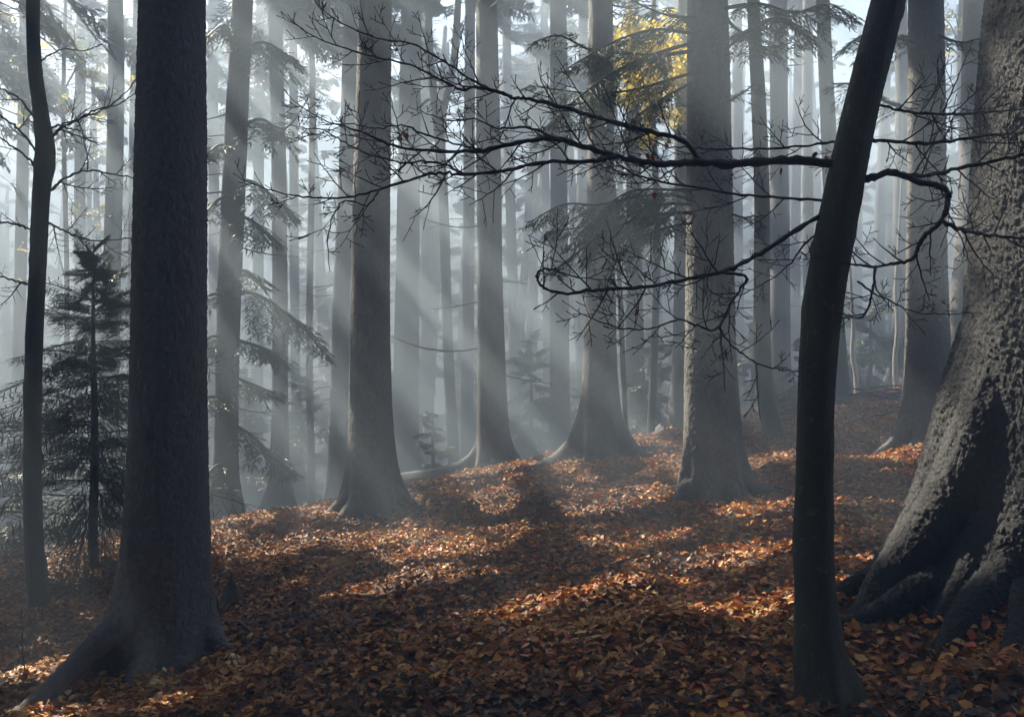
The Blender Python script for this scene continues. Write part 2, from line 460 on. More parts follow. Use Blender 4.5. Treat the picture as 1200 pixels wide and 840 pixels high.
def fused(mb, voxel, smooth, plate, amp, seed):
    """one closed skin over overlapping pieces, roughened with bark scales; returns vertices, quads, tone"""
    o = mb.build('fused', M['spruce_bark'])
    r = o.modifiers.new('r', 'REMESH'); r.mode = 'VOXEL'; r.voxel_size = voxel
    sm = o.modifiers.new('s', 'SMOOTH'); sm.iterations = smooth; sm.factor = .5
    dg = bpy.context.evaluated_depsgraph_get()
    me = bpy.data.meshes.new_from_object(o.evaluated_get(dg))
    bpy.data.objects.remove(o)
    n = len(me.vertices); v = np.empty(n * 3, np.float32); me.vertices.foreach_get('co', v); v = v.reshape(-1, 3)
    nr = np.empty(n * 3, np.float32); me.vertex_normals.foreach_get('vector', nr); nr = nr.reshape(-1, 3)
    ls = np.empty(len(me.loops), np.int32); me.loops.foreach_get('vertex_index', ls)
    tot = np.empty(len(me.polygons), np.int32); me.polygons.foreach_get('loop_total', tot)
    q = ls.reshape(-1, 4) if (tot == 4).all() else None
    assert q is not None
    bpy.data.meshes.remove(me)
    w = np.stack([np.sin(v[:, 2] * 9 + v[:, 0] * 7), np.cos(v[:, 2] * 8 + v[:, 1] * 6), np.sin(v[:, 0] * 11 + v[:, 1] * 9)], 1) * .35
    sc = np.array([1 / plate[0], 1 / plate[0], 1 / plate[1]])
    e, cv = worley3(v * sc + w, seed); e2, cv2 = worley3(v * sc * 2.3 + w, seed + 1)
    h = amp * (np.clip(e * 7, 0, 1) * (.55 + .7 * cv) - .5) + amp * .5 * (np.clip(e2 * 5, 0, 1) * (.4 + .8 * cv2) - .5)
    return v + nr * h[:, None], q, np.clip(.1 + .5 * cv + .35 * cv2, 0, 1)

def root_piece(mb, ctr, ang, reach, h0, r0, r1, bend=0.0, start=.3, power=1.8, dip=.05, seed=0):
    g = np.random.default_rng(seed); t = np.linspace(0, 1, 26)
    rho = start + (reach - start) * t
    a = ang + bend * t ** 1.5 + .05 * np.sin(t * 7 + seed) * t
    x, y = ctr[0] + rho * np.cos(a), ctr[1] + rho * np.sin(a)
    z = ground_z(x, y, False) + h0 * (1 - t) ** power - dip * t + .012 * np.sin(t * 11 + seed)
    pts = np.stack([x, y, z], 1)
    rad = (r0 + (r1 - r0) * t) * (1 + .08 * np.sin(t * 9 + seed * 2))
    tube(mb, np.vstack([pts[0] - (pts[1] - pts[0]) * .01, pts]), np.concatenate([[.01], rad]), 14)

def bough_template(seed, ns=26):
    """spruce bough of unit length along +x: stem and the starts, directions and lengths of its shoots"""
    g = np.random.default_rng(seed)
    B, D, L = [], [], []
    for i in range(ns):
        f = .12 + .86 * i / (ns - 1)
        side = 1 if i % 2 else -1
        sl = (.36 * (1 - f) + .10) * g.uniform(.7, 1.2)
        ang = g.uniform(.75, 1.15)
        d = np.array([math.cos(ang), side * math.sin(ang), g.uniform(-.55, .0)]); d /= np.linalg.norm(d)
        b = np.array([f, 0, -.10 * f * f])
        m = max(2, int(sl / .07))
        for k in range(m):
            q = b + d * sl * k / m
            for s2 in ((0,) if k == 0 else (-1, 1)):
                a2 = ang * side + s2 * g.uniform(.5, .9)
                d2 = np.array([math.cos(a2), math.sin(a2), d[2] * .9 + g.uniform(-.3, .1)]); d2 /= np.linalg.norm(d2)
                B.append(q); D.append(d2); L.append(g.uniform(.10, .17))
        B.append(b + d * sl * .8); D.append(d); L.append(.13)
    B.append(np.array([.9, 0, -.08])); D.append(np.array([1, 0, -.1])); L.append(.16)
    return np.array(B), unit(np.array(D)), np.array(L)
TEMPL = [bough_template(300 + i) for i in range(6)]

def bough_frame(az, pitch, roll=0.0):
    ca, sa, cp, sp = math.cos(az), math.sin(az), math.cos(pitch), math.sin(pitch)
    x = np.array([ca * cp, sa * cp, sp]); y = np.array([-sa, ca, 0]); z = np.cross(x, y)
    cr, sr = math.cos(roll), math.sin(roll)
    return np.stack([x, y * cr + z * sr, z * cr - y * sr])

def add_bough(mb_leaf, mb_stem, base, az, pitch, L, seed, width=.05, k_needles=0, gaps=False, roll=0.0, shoot=1.0, stem_r=.012):
    B, D, Ls = TEMPL[seed % 6]
    R = bough_frame(az, pitch, roll)
    B2 = (B * L) @ R + base; D2 = D @ R
    L2 = Ls * L * 1.15 * shoot
    if gaps:  # leave out shoots to shape the sun shafts and light patches
        keep = np.ones(len(B2), bool)
        for q in (.1, .5, .95):
            x, y = landing(B2 + D2 * L2[:, None] * q)
            keep &= ~lit(x, y)
        B2, D2, L2 = B2[keep], D2[keep], L2[keep]
    spindles(mb_leaf, B2, D2, L2, width * (.8 + .4 * rng.random(len(B2))), width * .45)
    if k_needles: needles(mb_leaf, B2, D2, L2, k_needles, .020, .0045)
    f = np.linspace(0, 1, 5)[:, None]
    st = np.hstack([f, 0 * f, -.10 * f * f]) * L @ R + base
    tube(mb_stem, st, np.linspace(stem_r, .003, 5), 4)

def spruce_crown(root, origin, axis_at, z0, z1, rmax, seed, density=1.0, width=.055):
    g = np.random.default_rng(seed)
    leaf, stem = MB(), MB()
    z = z0
    while z < z1 - .3:
        f = (z - z0) / (z1 - z0)
        Lb = rmax * (1 - f) ** .75 * (.55 + .45 * min(1, f * 6)) + .25
        for k in range(max(3, int(round(5 * density)))):
            zz = z + g.uniform(-.2, .2)
            add_bough(leaf, stem, axis_at(zz), g.uniform(0, 6.283), g.uniform(-.45, -.05) + .5 * f, Lb * g.uniform(.65, 1.15),
                      int(g.integers(99)), width * max(.8, Lb / 1.6), gaps=True, roll=g.uniform(-.3, .3), stem_r=.02)
        z += .34 * g.uniform(.8, 1.2)
    c = leaf.build('crown', M['needle'], root, False, origin)
    s = stem.build('crown_limbs', M['branch_bark'], c, True, origin)
    return c

def empty(name, loc, label, cat, group=None):
    o = bpy.data.objects.new(name, None); COL.objects.link(o)
    o.empty_display_size = .2
    o.location = tuple(float(x) for x in loc); o['label'] = label; o['category'] = cat
    if group: o['group'] = group
    return o
def tag(o, label, cat, group=None):
    o['label'] = label; o['category'] = cat
    if group: o['group'] = group
    return o

def snag(mb, base, az, L, r, g, droop=-.25):
    """a thin dead branch curving down and up again"""
    n = 6; f = np.linspace(0, 1, n)
    d = np.array([math.cos(az), math.sin(az), 0])
    zc = droop * L * f + .35 * L * f * f * g.uniform(.2, 1.2)
    pts = base + d[None] * (f * L)[:, None] + np.stack([g.normal(0, .02, n) * f, g.normal(0, .02, n) * f, zc], 1)
    tube(mb, pts, np.linspace(r, r * .25, n), 5)
    for i in range(int(g.integers(0, 4))):
        k = int(g.integers(2, n - 1)); a2 = az + g.choice([-1, 1]) * g.uniform(.5, 1.0)
        l2 = L * g.uniform(.15, .4)
        d2 = np.array([math.cos(a2), math.sin(a2), g.uniform(-.4, .2)])
        tube(mb, np.stack([pts[k], pts[k] + d2 * l2 * .5 + [0, 0, .01], pts[k] + d2 * l2]), [r * .45, r * .3, r * .12], 4)

def px_path(pts, d):
    """photo pixels (top to bottom or bottom to top) on one tree -> metres"""
    return np.array([P(x, y, d if len(q) == 0 else q[0]) for x, y, *q in pts])

TREES = {}
def tree(name, label, cat, d, pts, wpx, height, mat='spruce_bark', flare=(), plate=None, segs=40, step=.12, amp=.006, crown=None,
         snags=0, snag_len=(.6, 1.7), group=None, seed=0, sink=.35, knobs=.03, crown_density=1.0, snag_z=(1.5, 9), voxel=0, roots=(), smooth=6, knots=0):
    """pts: photo pixels along the axis from the base up; wpx: trunk widths in photo pixels at those points"""
    g = np.random.default_rng(1000 + seed)
    path = px_path(pts, d)
    base = path[0].copy(); base[2] = gz(base[0], base[1])
    path[0] = base
    rad = [w / F * d / 2 for w in wpx]
    # below ground and above the frame
    dn = base - np.array([0, 0, sink])
    top = path[-1]; rise = base[2] + height - top[2]
    lean = (path[-1] - path[-2]); lean = lean / max(lean[2], .2)
    ext, exr = [], []
    if rise > .5:
        gap = max(.2, float(np.linalg.norm(path[-1] - path[-2])))
        hs, h = [], gap
        while h < rise * .9: hs.append(h); h *= 2
        for h in hs + [rise]:
            w = h * (1 - .5 * h / rise)
            ext.append(top + np.array([lean[0] * w, lean[1] * w, h])); exr.append(rad[-1] * (1 - .88 * h / rise))
    full = np.vstack([[dn], path] + ([np.array(ext)] if ext else []))
    rr = [rad[0]] + rad + exr
    root = empty(name, base, label, cat, group)
    mb = MB()
    if voxel:
        zc = top[2] + .4
        keep = full[:, 2] < zc
        low = np.vstack([full[keep], [[np.interp(zc, full[:, 2], full[:, k]) for k in range(2)] + [zc]]])
        lr = [r for r, k in zip(rr, keep) if k] + [float(np.interp(zc, full[:, 2], rr))]
        raw = MB(); trunk_mesh(raw, low, lr, 72, flare, None, .0, seed, .05, knobs=knobs, sink=sink, cap=True)
        for i, rt in enumerate(roots): root_piece(raw, base, *rt, seed=seed * 10 + i)
        v, q, a = fused(raw, voxel, smooth, plate, amp, seed)
        mb.add(v, None, q, a)
        hp = np.vstack([low[-1] - [0, 0, .25], full[~keep]])
        trunk_mesh(mb, hp, [lr[-1] * .99] + [r for r, k in zip(rr, keep) if not k], 40, (), None, .004, seed, .2, knobs=knobs, sink=0)
    else:
        trunk_mesh(mb, full, rr, segs, flare, plate, amp, seed, step, fine_to=(top[2] - dn[2]) + .6, knobs=knobs, sink=sink, knots=knots)
    t = mb.build('trunk', M[mat], root, True, base)
    def axis_at(z):
        return np.array([np.interp(z, full[:, 2], full[:, 0]), np.interp(z, full[:, 2], full[:, 1]), z])
    def rad_at(z): return float(np.interp(z, full[:, 2], rr))
    for i in range(snags):
        zz = base[2] + g.uniform(*snag_z)
        az = g.uniform(0, 6.283); p = axis_at(zz)
        m2 = MB(); snag(m2, p + np.array([math.cos(az), math.sin(az), 0]) * rad_at(zz) * .8, az, g.uniform(*snag_len), g.uniform(.010, .019) * (1 if d > 9 else .5), g)
        m2.build('dead_branch', M['branch_bark'], root, True, base)
    if crown:
        spruce_crown(root, base, axis_at, base[2] + crown[0], base[2] + height + .6, crown[1], 50 + seed, crown_density)
    TREES[name + str(seed)] = (root, base, axis_at, rad_at)
    return root, base, axis_at, rad_at

def flares(g, n, reach, h, w):
    a0 = g.uniform(0, 6.28)
    return [(a0 + 6.283 * i / n + g.uniform(-.3, .3), reach * g.uniform(.6, 1.3), h * g.uniform(.7, 1.3), w * g.uniform(.8, 1.25)) for i in range(n)]
fg = np.random.default_rng(4)
#BODY
# ------------------------------------------------------------------ the near and middle trees
PI = math.pi
SP = 'spruce'
# big spruce on the left with a long root running to the lower left
A = tree('spruce_tree', 'thick dark spruce on the left with a long root running to the lower left', SP, 7.0,
     [(197, 775), (197, 640), (198, 520), (198, 400), (200, 200), (202, 0)], [92, 92, 86, 83, 80, 73], 19.4,
     flare=[(PI * 1.18, .34, .42, .34), (PI * .86, .25, .5, .4), (0.12, .17, .30, .32), (-1.1, .12, .30, .4), (1.7, .3, .5, .4)],
     roots=[(PI * 1.27, 1.45, .50, .11, .03, .03, .22), (PI * 1.08, .8, .40, .10, .03, .1, .2), (.05, .55, .25, .10, .03, -.2, .2), (-1.0, .50, .2, .10, .04, .2, .2), (PI * 1.45, .6, .25, .11, .03, 0, .2)],
     voxel=.014, plate=(.028, .036), amp=.009, crown=(11, 3.0), snags=7, snag_len=(.04, .12), seed=1, knobs=.012, snag_z=(.8, 4.6))
# thin bent beech at the far left
Bt = tree('beech_tree', 'slim dark young beech with a crooked stem and a knot, leftmost of all the trees', 'beech', 9.5,
     [(47, 728), (40, 640), (38, 560), (38, 480), (41, 380), (45, 300), (48, 230), (53, 180), (49, 140), (42, 90), (39, 40), (39, -20)],
     [25, 22, 21, 20, 19, 18, 19, 22, 17, 16, 15, 15], 14, mat='beech_bark', knots=40, flare=flares(fg, 4, .05, .2, .4), segs=40, step=.05, amp=.002, seed=2, knobs=.03)
# slim spruce F with side boughs, and its neighbours beyond the crest on the left
Fm = tree('spruce_tree', 'grey misty spruce with dark drooping side boughs, right of the thick left spruce', SP, 18,
     [(268, 624), (266, 560), (266, 480), (269, 330), (277, 150), (284, 0)], [32, 26, 26, 27, 26, 24], 18.6, flare=flares(fg, 6, .28, .5, .42),
     segs=60, step=.08, crown=(10.5, 2.6), snags=15, seed=3)
tree('spruce_tree', 'pale grey spruce trunk directly right of the trunk with drooping boughs', SP, 25,
     [(329, 614), (328, 540), (328, 400), (327, 200), (322, 0)], [22, 19, 18, 17, 16], 19.4, flare=flares(fg, 5, .35, .6, .45), crown=(13, 2.7), snags=15, seed=4)
tree('spruce_tree', 'misty spruce close behind the left side of the dark spruce left of centre', SP, 22,
     [(393, 604), (396, 540), (399, 400), (406, 200), (412, 0)], [24, 21, 21, 19, 17], 19.4, flare=flares(fg, 5, .3, .6, .45), crown=(13, 2.7), snags=15, seed=5)
I = tree('spruce_tree', 'dark spruce left of centre with a broad flared foot on the leaf slope', SP, 12.5,
     [(437, 606), (436, 550), (435, 480), (434, 380), (436, 200), (440, 0)], [56, 52, 48, 46, 43, 37], 19.4,
     flare=[(PI, .30, .40, .27), (.1, .34, .36, .24), (-1.3, .20, .26, .28), (-2.3, .2, .32, .22), (1.6, .3, .4, .5), (-.55, .18, .3, .2)],
     roots=[(PI * 1.05, .85, .35, .12, .04, .1, .2), (PI * 1.3, .8, .3, .12, .04, -.1, .2), (-.15, .8, .3, .12, .03, .1, .2), (-1.1, .65, .28, .12, .04, .1, .2)],
     voxel=.02, plate=(.032, .045), amp=.009, crown=(11.5, 2.8), snags=5, snag_len=(.1, .4), seed=6, knobs=.012)
tree('spruce_tree', 'broad faint trunk in the bright haze just right of the dark central spruce', SP, 30,
     [(474, 568), (475, 500), (477, 350), (480, 150), (482, 0)], [34, 30, 28, 26, 24], 20.0, flare=flares(fg, 5, .35, .6, .45), crown=(15, 2.8), snags=6, seed=7)
K = tree('beech_tree', 'misty crooked beech stem forking into two near the top of the picture', 'beech', 26,
     [(534, 556), (528, 470), (524, 380), (521, 280), (517, 190), (512, 130)], [15, 13, 12, 12, 12, 13], 8.5, mat='beech_bark', flare=flares(fg, 4, .08, .3, .4), seed=8)
tree('spruce_tree', 'thin misty spruce pole with short bare snags between the crooked beech and its thicker neighbour', SP, 29,
     [(548, 566), (548, 450), (549, 300), (550, 150), (551, 0)], [16, 15, 14, 13, 12], 22, crown=(14, 2.0), snags=14, snag_len=(.5, 1.2), seed=9)
tree('spruce_tree', 'straight mid-grey spruce in the centre with a low root trailing to its left', SP, 18,
     [(577, 550), (577, 500), (576, 430), (574, 300), (572, 150), (570, 0)], [38, 34, 32, 29, 28, 25], 19.4,
     flare=[(PI, .85, .16, .14), (0, .42, .3, .3), (-1.2, .25, .35, .4), (-2.2, .3, .35, .35), (1.6, .3, .4, .5)], segs=70, step=.06, crown=(11, 2.7), snags=15, seed=10)
tree('spruce_tree', 'faint grey spruce trunk in the gap left of the widely flared trunk', SP, 27,
     [(656, 538), (656, 480), (656, 380), (655, 200), (654, 0)], [26, 23, 22, 20, 19], 19.4, flare=flares(fg, 5, .25, .5, .45), crown=(13, 2.7), snags=15, seed=11)
tree('spruce_tree', 'dark straight spruce with a widely flared foot behind the green boughs', SP, 15.5,
     [(703, 536), (703, 490), (703, 440), (704, 300), (704, 150), (704, 0)], [48, 44, 40, 33, 31, 28], 19.4,
     flare=[(PI * 1.03, .52, .34, .24), (-.05, .5, .34, .24), (-1.2, .26, .3, .26), (-2.2, .26, .35, .22), (1.6, .3, .4, .5)],
     plate=(.03, .04), segs=90, step=.045, amp=.006, crown=(11, 2.7), snags=15, snag_len=(.3, .8), seed=12, knobs=.012)
tree('dead_pole', 'thin leaning dead pole beside the widely flared trunk', 'dead tree', 16.5,
     [(734, 525), (731, 450), (728, 380), (724, 290), (720, 215)], [6, 6, 6, 5, 3], 4.4, seed=13)
tree('spruce_tree', 'pale misty spruce beyond the mound, right of the widely flared trunk', SP, 23,
     [(747, 518), (745, 470), (744, 400), (743, 250), (741, 0)], [25, 21, 20, 18, 16], 19.4, flare=flares(fg, 5, .3, .5, .45), crown=(13, 2.7), snags=15, seed=14)
R = tree('spruce_tree', 'thick rough-barked spruce right of centre with a pale root scar at its foot', SP, 10.5,
     [(836, 592), (834, 540), (833, 480), (832, 400), (831, 200), (829, 0)], [70, 66, 62, 57, 52, 46], 19.4,
     flare=[(PI * 1.12, .20, .38, .2), (-.1, .24, .40, .24), (-1.75, .20, .30, .15), (-2.4, .16, .30, .16), (-.9, .12, .3, .2), (1.6, .3, .4, .5)],
     roots=[(PI * 1.16, .75, .35, .11, .03, .15, .2), (PI * 1.42, .62, .42, .10, .03, .1, .2), (-.25, .75, .3, .11, .03, .1, .2), (-1.1, .55, .25, .11, .03, -.1, .2)],
     voxel=.016, plate=(.028, .042), amp=.011, crown=(9.5, 2.8), snags=6, snag_len=(.1, .4), seed=15, knobs=.012)
tree('beech_tree', 'slender smooth stem curving to the right at its foot, behind the thick rough spruce', 'beech', 15,
     [(907, 514), (899, 470), (894, 420), (893, 330), (893, 230), (889, 120), (884, 30), (882, -20)], [26, 22, 20, 19, 18, 17, 15, 14], 19,
     mat='beech_bark', flare=flares(fg, 4, .07, .25, .4), segs=48, step=.08, amp=.002, seed=16)
tree('spruce_tree', 'pale grey trunk just right of the slender curving stem', SP, 24,
     [(914, 484), (914, 420), (914, 300), (913, 150), (912, 0)], [26, 24, 23, 21, 20], 19.4, flare=flares(fg, 5, .25, .5, .45), crown=(12, 2.7), snags=7, seed=17)
tree('beech_tree', 'smooth grey stem half hidden behind the black leaning foreground trunk', 'beech', 20,
     [(986, 472), (982, 420), (978, 350), (974, 220), (968, 90), (964, 0)], [24, 21, 20, 19, 17, 16], 20, mat='beech_bark', flare=flares(fg, 4, .07, .25, .4), seed=18)
V = tree('beech_tree', 'black leaning beech stem in the foreground with long bare branches reaching left', 'beech', 4.2,
     [(972, 842), (960, 770), (955, 700), (954, 600), (955, 500), (958, 430), (964, 360), (977, 280), (992, 205), (1008, 130), (1026, 60), (1042, -5)],
     [62, 50, 45, 43, 42, 43, 46, 46, 43, 40, 39, 39], 12, mat='beech_bark', knots=70, flare=[(-.1, .06, .22, .5), (2.6, .05, .2, .5), (-1.5, .05, .2, .5)],
     segs=140, step=.012, amp=.0022, seed=19, knobs=.02)
Wt = tree('spruce_tree', 'tall spruce with a sunlit mottled left edge behind the leaning foreground stem', SP, 12.5,
     [(1087, 520), (1086, 470), (1087, 400), (1086, 300), (1086, 150), (1085, 0)], [54, 52, 48, 44, 41, 38], 19.4,
     flare=[(PI * 1.08, .30, .28, .26), (-.1, .2, .4, .4), (-1.3, .2, .3, .45), (-2.2, .2, .3, .3), (1.6, .3, .4, .5)],
     roots=[(PI * 1.12, 1.0, .4, .10, .03, .15, .2), (PI * 1.3, .7, .3, .11, .03, -.1, .2), (-.3, .65, .3, .11, .03, .1, .2)],
     voxel=.018, plate=(.028, .042), amp=.011, crown=(10.5, 2.8), snags=15, snag_len=(.3, .9), seed=20, knobs=.012)
tree('spruce_tree', 'smooth grey trunk leaning right, between the mottled spruce and the huge right one', SP, 17,
     [(1113, 475), (1120, 420), (1129, 350), (1137, 230), (1141, 100), (1143, 0)], [36, 31, 29, 28, 27, 26], 18.6, flare=flares(fg, 5, .2, .45, .45), crown=(11, 2.6), snags=6, seed=21)
# the huge spruce on the right with its roots
Y = tree('spruce_tree', 'huge flaky-barked spruce at the right edge with big claw-like roots', SP, 5.4,
     [(1252, 690), (1250, 600), (1244, 500), (1240, 400), (1238, 250), (1240, 100), (1246, -20)], [235, 222, 205, 190, 178, 168, 160], 20.0,
     mat='scaly_bark',
     flare=[(PI * 1.16, .34, .50, .45), (PI * 1.0, .30, .60, .35), (PI * .80, .25, .60, .30), (-.5, .2, .4, .4), (.4, .3, .5, .4), (1.5, .3, .5, .5)],
     roots=[(PI * .945, 1.22, 1.45, .21, .06, .02, .35, 1.9), (PI * 1.04, 1.42, 1.25, .20, .05, .03, .35, 1.8), (PI * 1.20, 1.45, .50, .12, .045, -.10, .40, 2.2, .08),
            (PI * 1.30, 1.08, .48, .10, .035, .10, .40, 2.2, .08), (PI * 1.12, 1.25, .80, .09, .035, .06, .42, 2.0, .08), (PI * .97, 1.85, .22, .075, .02, .15, .85, 1.6, .05), (PI * 1.09, 1.95, .2, .065, .015, -.12, .85, 1.6, .05), (PI * 1.27, 1.8, .2, .065, .02, .15, .85, 1.6, .05), (PI * 1.42, .92, .35, .09, .03, .1, .42, 2.0, .08), (PI * 1.55, .95, .6, .14, .04, .1, .40), (.3, 1.2, .8, .2, .05, 0, .35), (PI * .65, 1.2, .9, .2, .05, 0, .35), (-.5, 1.1, .6, .2, .06, 0, .35)],
     voxel=.0095, plate=(.026, .046), amp=.010, smooth=2, crown=(10.5, 3.2), seed=22, knobs=.02, sink=.5)

# ------------------------------------------------------------------ fainter trees further back, each with its own words
far = [
 # px base, base py, d, width px, top px shift, label
 (127, 642, 23, 20, 4, 'grey trunk behind the small young spruce at the left', .3),
 (152, 640, 29, 19, 4, 'blurred grey trunk peeping out left of the thick left spruce', .3),
 (18, 660, 30, 14, 3, 'faint trunk in the haze at the very left edge', .3),
 (92, 655, 34, 13, 2, 'thin faint trunk between the crooked beech and the small young spruce', .3),
 (250, 625, 36, 13, 4, 'faint thin trunk showing against the right side of the thick left spruce', .3),
 (300, 610, 38, 13, 2, 'ghostly thin trunk between the two grey spruces left of the central one', .3),
 (352, 610, 33, 11, 2, 'pale thin trunk in the sun rays right of the two grey left spruces', .3),
 (366, 606, 27, 8, 9, 'very thin pole slanting in the haze left of the central spruce', .0),
 (424, 590, 31, 15, 1, 'faint trunk almost covered by the central dark spruce on its left', .3),
 (500, 566, 38, 14, 1, 'ghostly trunk between the broad faint one and the crooked beech', .3),
 (606, 556, 36, 12, 0, 'ghostly trunk right behind the straight mid-grey central spruce', .3),
 (622, 552, 44, 11, 1, 'very faint slim trunk in the middle gap, nearer to the straight central spruce', .3),
 (640, 548, 40, 10, -1, 'very faint slim trunk in the middle gap, beside the faint grey spruce', .3),
 (682, 545, 36, 13, 0, 'faint trunk touching the left side of the widely flared spruce', .3),
 (768, 522, 38, 11, 0, 'faint slim trunk between the pale misty spruce and the thick rough one', .3),
 (796, 520, 21, 16, -2, 'pale trunk right against the left side of the thick rough spruce', .3),
 (868, 508, 33, 13, 0, 'faint trunk between the thick rough spruce and the slender curving stem', .3),
 (934, 490, 34, 11, 1, 'slim ghostly trunk right of the pale grey trunk in the right half', .3),
 (950, 484, 29, 13, -1, 'faint trunk just left of the black leaning stem', .3),
 (1030, 470, 36, 12, 0, 'faint trunk right of the black leaning stem near the brush pile', .3),
 (1056, 466, 27, 16, -1, 'grey trunk against the left side of the mottled spruce', .3),
 (1158, 452, 32, 16, 1, 'faint trunk in the gap left of the huge flaky-barked spruce', .3),
]
for k, (px, py, d, w, sh, lab, fl) in enumerate(far):
    sh = sh + fg.normal(0, 5); q1, q2 = fg.normal(0, 1.8, 2)
    tree('spruce_tree', lab, SP, d, [(px, py), (px + sh * .1 + q1 * .5, py - 60), (px + sh * .4 + q1, py - 220), (px + sh * .8 + q2, 120), (px + sh, 0)],
         [w * 1.25, w * 1.1, w, w * .93, w * .86], 18.4 + (k * 7 % 5) * .4, flare=flares(fg, 5, fl, .5, .45) if fl else (), segs=24, step=.25,
         crown=(13.5 + .5 * (k % 4), 2.3), snags=5, snag_len=(.5, 1.4), seed=40 + k, crown_density=.8)
for k, (pts, lab) in enumerate([
    ([(1004, 462), (1003, 440), (999, 415), (1000, 385), (998, 350)], 'little pale crooked birch stem by the brush pile, the left one of two'),
    ([(1050, 458), (1049, 420), (1052, 385), (1050, 340), (1053, 290)], 'little pale birch stem close to the mottled spruce')]):
    tree('birch_tree', lab, 'birch', 24, pts, [7, 6, 6, 5, 4], 7, mat='pale_bark', seed=70 + k, segs=16)

# unseen spruces added outside the frame so their crowns shade the picture
out = [(-13, 12), (-16, 16), (-12.5, 17), (-17, 21), (-14, 24.5), (-9.5, 11), (-19, 12), (-10, 6.5), (-15, 7), (-20, 27), (-6.5, 4), (-22, 18), (-8.4, 13.6), (-6.2, 8.6), (-10.5, 19.3), (-8.2, 6.2),
       (10.5, 12), (12.5, 17), (13, 23), (8, 3), (6.5, 8.8)]
for k, (x, y) in enumerate(out):
    z = gz(x, y); d = y
    pts = [((x / d) * F + CX, HY - (z + h - CAMZ) / d * F, d) for h in (0, 4, 9)]
    left = x < 0
    tree('spruce_tree', 'unseen spruce added for shade outside the picture to the ' + ('left' if left else 'right'), SP, d, pts, [.56 * F / d, .46 * F / d, .42 * F / d], 19.4,
         segs=20, step=.4, crown=(10.3 + .4 * (k % 3), 3.3), seed=90 + k, group='unseen shading spruces outside the picture on the ' + ('left' if left else 'right'))
# unseen spruces added behind and beside the camera for shade: one tree, copied
proto = tree('spruce_tree', 'unseen spruce added for shade behind the camera', SP, -9.0, [(CX + (-14) / -9.0 * F, HY - (gz(-14, -9) + h - CAMZ) / -9.0 * F, -9.0) for h in (0, 4, 9)],
             [-.56 * F / 9, -.46 * F / 9, -.42 * F / 9], 19.4, segs=20, step=.4, crown=(8, 3.2), seed=140, group='unseen shading spruces behind the camera', crown_density=1.25)[0]
kg = np.random.default_rng(8)
for yy in np.arange(-30, 3, 4.2):
    for xx in np.arange(-27, 22, 4.6):
        x, y = xx + kg.uniform(-1.2, 1.2), yy + kg.uniform(-1.2, 1.2)
        if math.hypot(x, y) < 2.2 or (y > -1.5 and abs(x) < 3) or y > 2.5: continue
        c = proto.copy(); COL.objects.link(c); c.location = (x, y, gz(x, y)); c.rotation_euler = (0, 0, kg.uniform(0, 6.28))
        for ch in proto.children:
            d = ch.copy(); COL.objects.link(d); d.parent = c
            for sub in ch.children:
                e = sub.copy(); COL.objects.link(e); e.parent = d
# a far-off wood that reads as one mass
fw, fwl = MB(), MB()
for k in range(230):
    d = fg.uniform(40, 100) if k > 70 else fg.uniform(38, 55); x = fg.uniform(-.85, .85) * d
    z = gz(x, d); r = fg.uniform(.13, .26); lean = fg.normal(0, .9)
    tube(fw, [[x, d, z - .5], [x + lean * .5, d, z + 8], [x + lean, d, z + 18]], [r * 1.25, r, r * .4], 7)
    zz = z + fg.choice([1.2, 2.5, 5, 9])
    while zz < z + 18:
        for a_ in range(3):
            add_bough(fwl, fw, np.array([x, d, zz]), fg.uniform(0, 6.28), fg.uniform(-.5, -.1), fg.uniform(1.2, 2.6) * (1 - (zz - z) / 26), int(fg.integers(99)), .11, stem_r=.02, gaps=True)
        zz += 1.0
o = fw.build('far_wood', M['spruce_bark']); o['kind'] = 'stuff'; tag(o, 'far wood of ghostly trunks fading into the mist', 'wood')
o2 = fwl.build('far_wood_crowns', M['needle'], None, False); o2['kind'] = 'stuff'; tag(o2, 'dim spruce boughs of the far wood in the mist', 'wood')
# ------------------------------------------------------------------ bare branches of the beeches
def twig_tree(mb, start, d0, L, r, depth, g, up=.25, plane=None):
    """a zigzag twig with side twigs and pointed buds"""
    n = max(4, int(L / .035)); n = min(n, 12)
    pts = [np.array(start)]; d = unit(d0); side = g.choice([-1, 1])
    nrm = plane if plane is not None else np.array([0, 1.0, 0])
    for i in range(n):
        w = np.cross(nrm, d)
        d = unit(d + w * side * g.uniform(.05, .22) + np.array([0, 0, up * .22]) + g.normal(0, .05, 3)); side = -side
        pts.append(pts[-1] + d * L / n)
    pts = np.array(pts)
    rr = np.linspace(r, max(.0014, r * .4), n + 1)
    tube(mb, pts, rr, 5 if r > .003 else 4)
    # bud at the tip
    spindles(mb, pts[-1:] - d[None] * .004, d[None], .020, .0045, .0045, np.array([.4]))
    if depth > 0:
        for i in range(1, n):
            if g.random() < (.75 if depth > 1 else .6):
                dd = unit(pts[i] - pts[i - 1]); w = unit(np.cross(nrm, dd)) * (1 if i % 2 else -1)
                a = g.uniform(.5, 1.0)
                nd = unit(dd * math.cos(a) + w * math.sin(a) + g.normal(0, .18, 3))
                twig_tree(mb, pts[i], nd, L * g.uniform(.25, .55) * (1 - .4 * i / n), max(.0017, rr[i] * .65), depth - 1, g, up, nrm)
    return pts

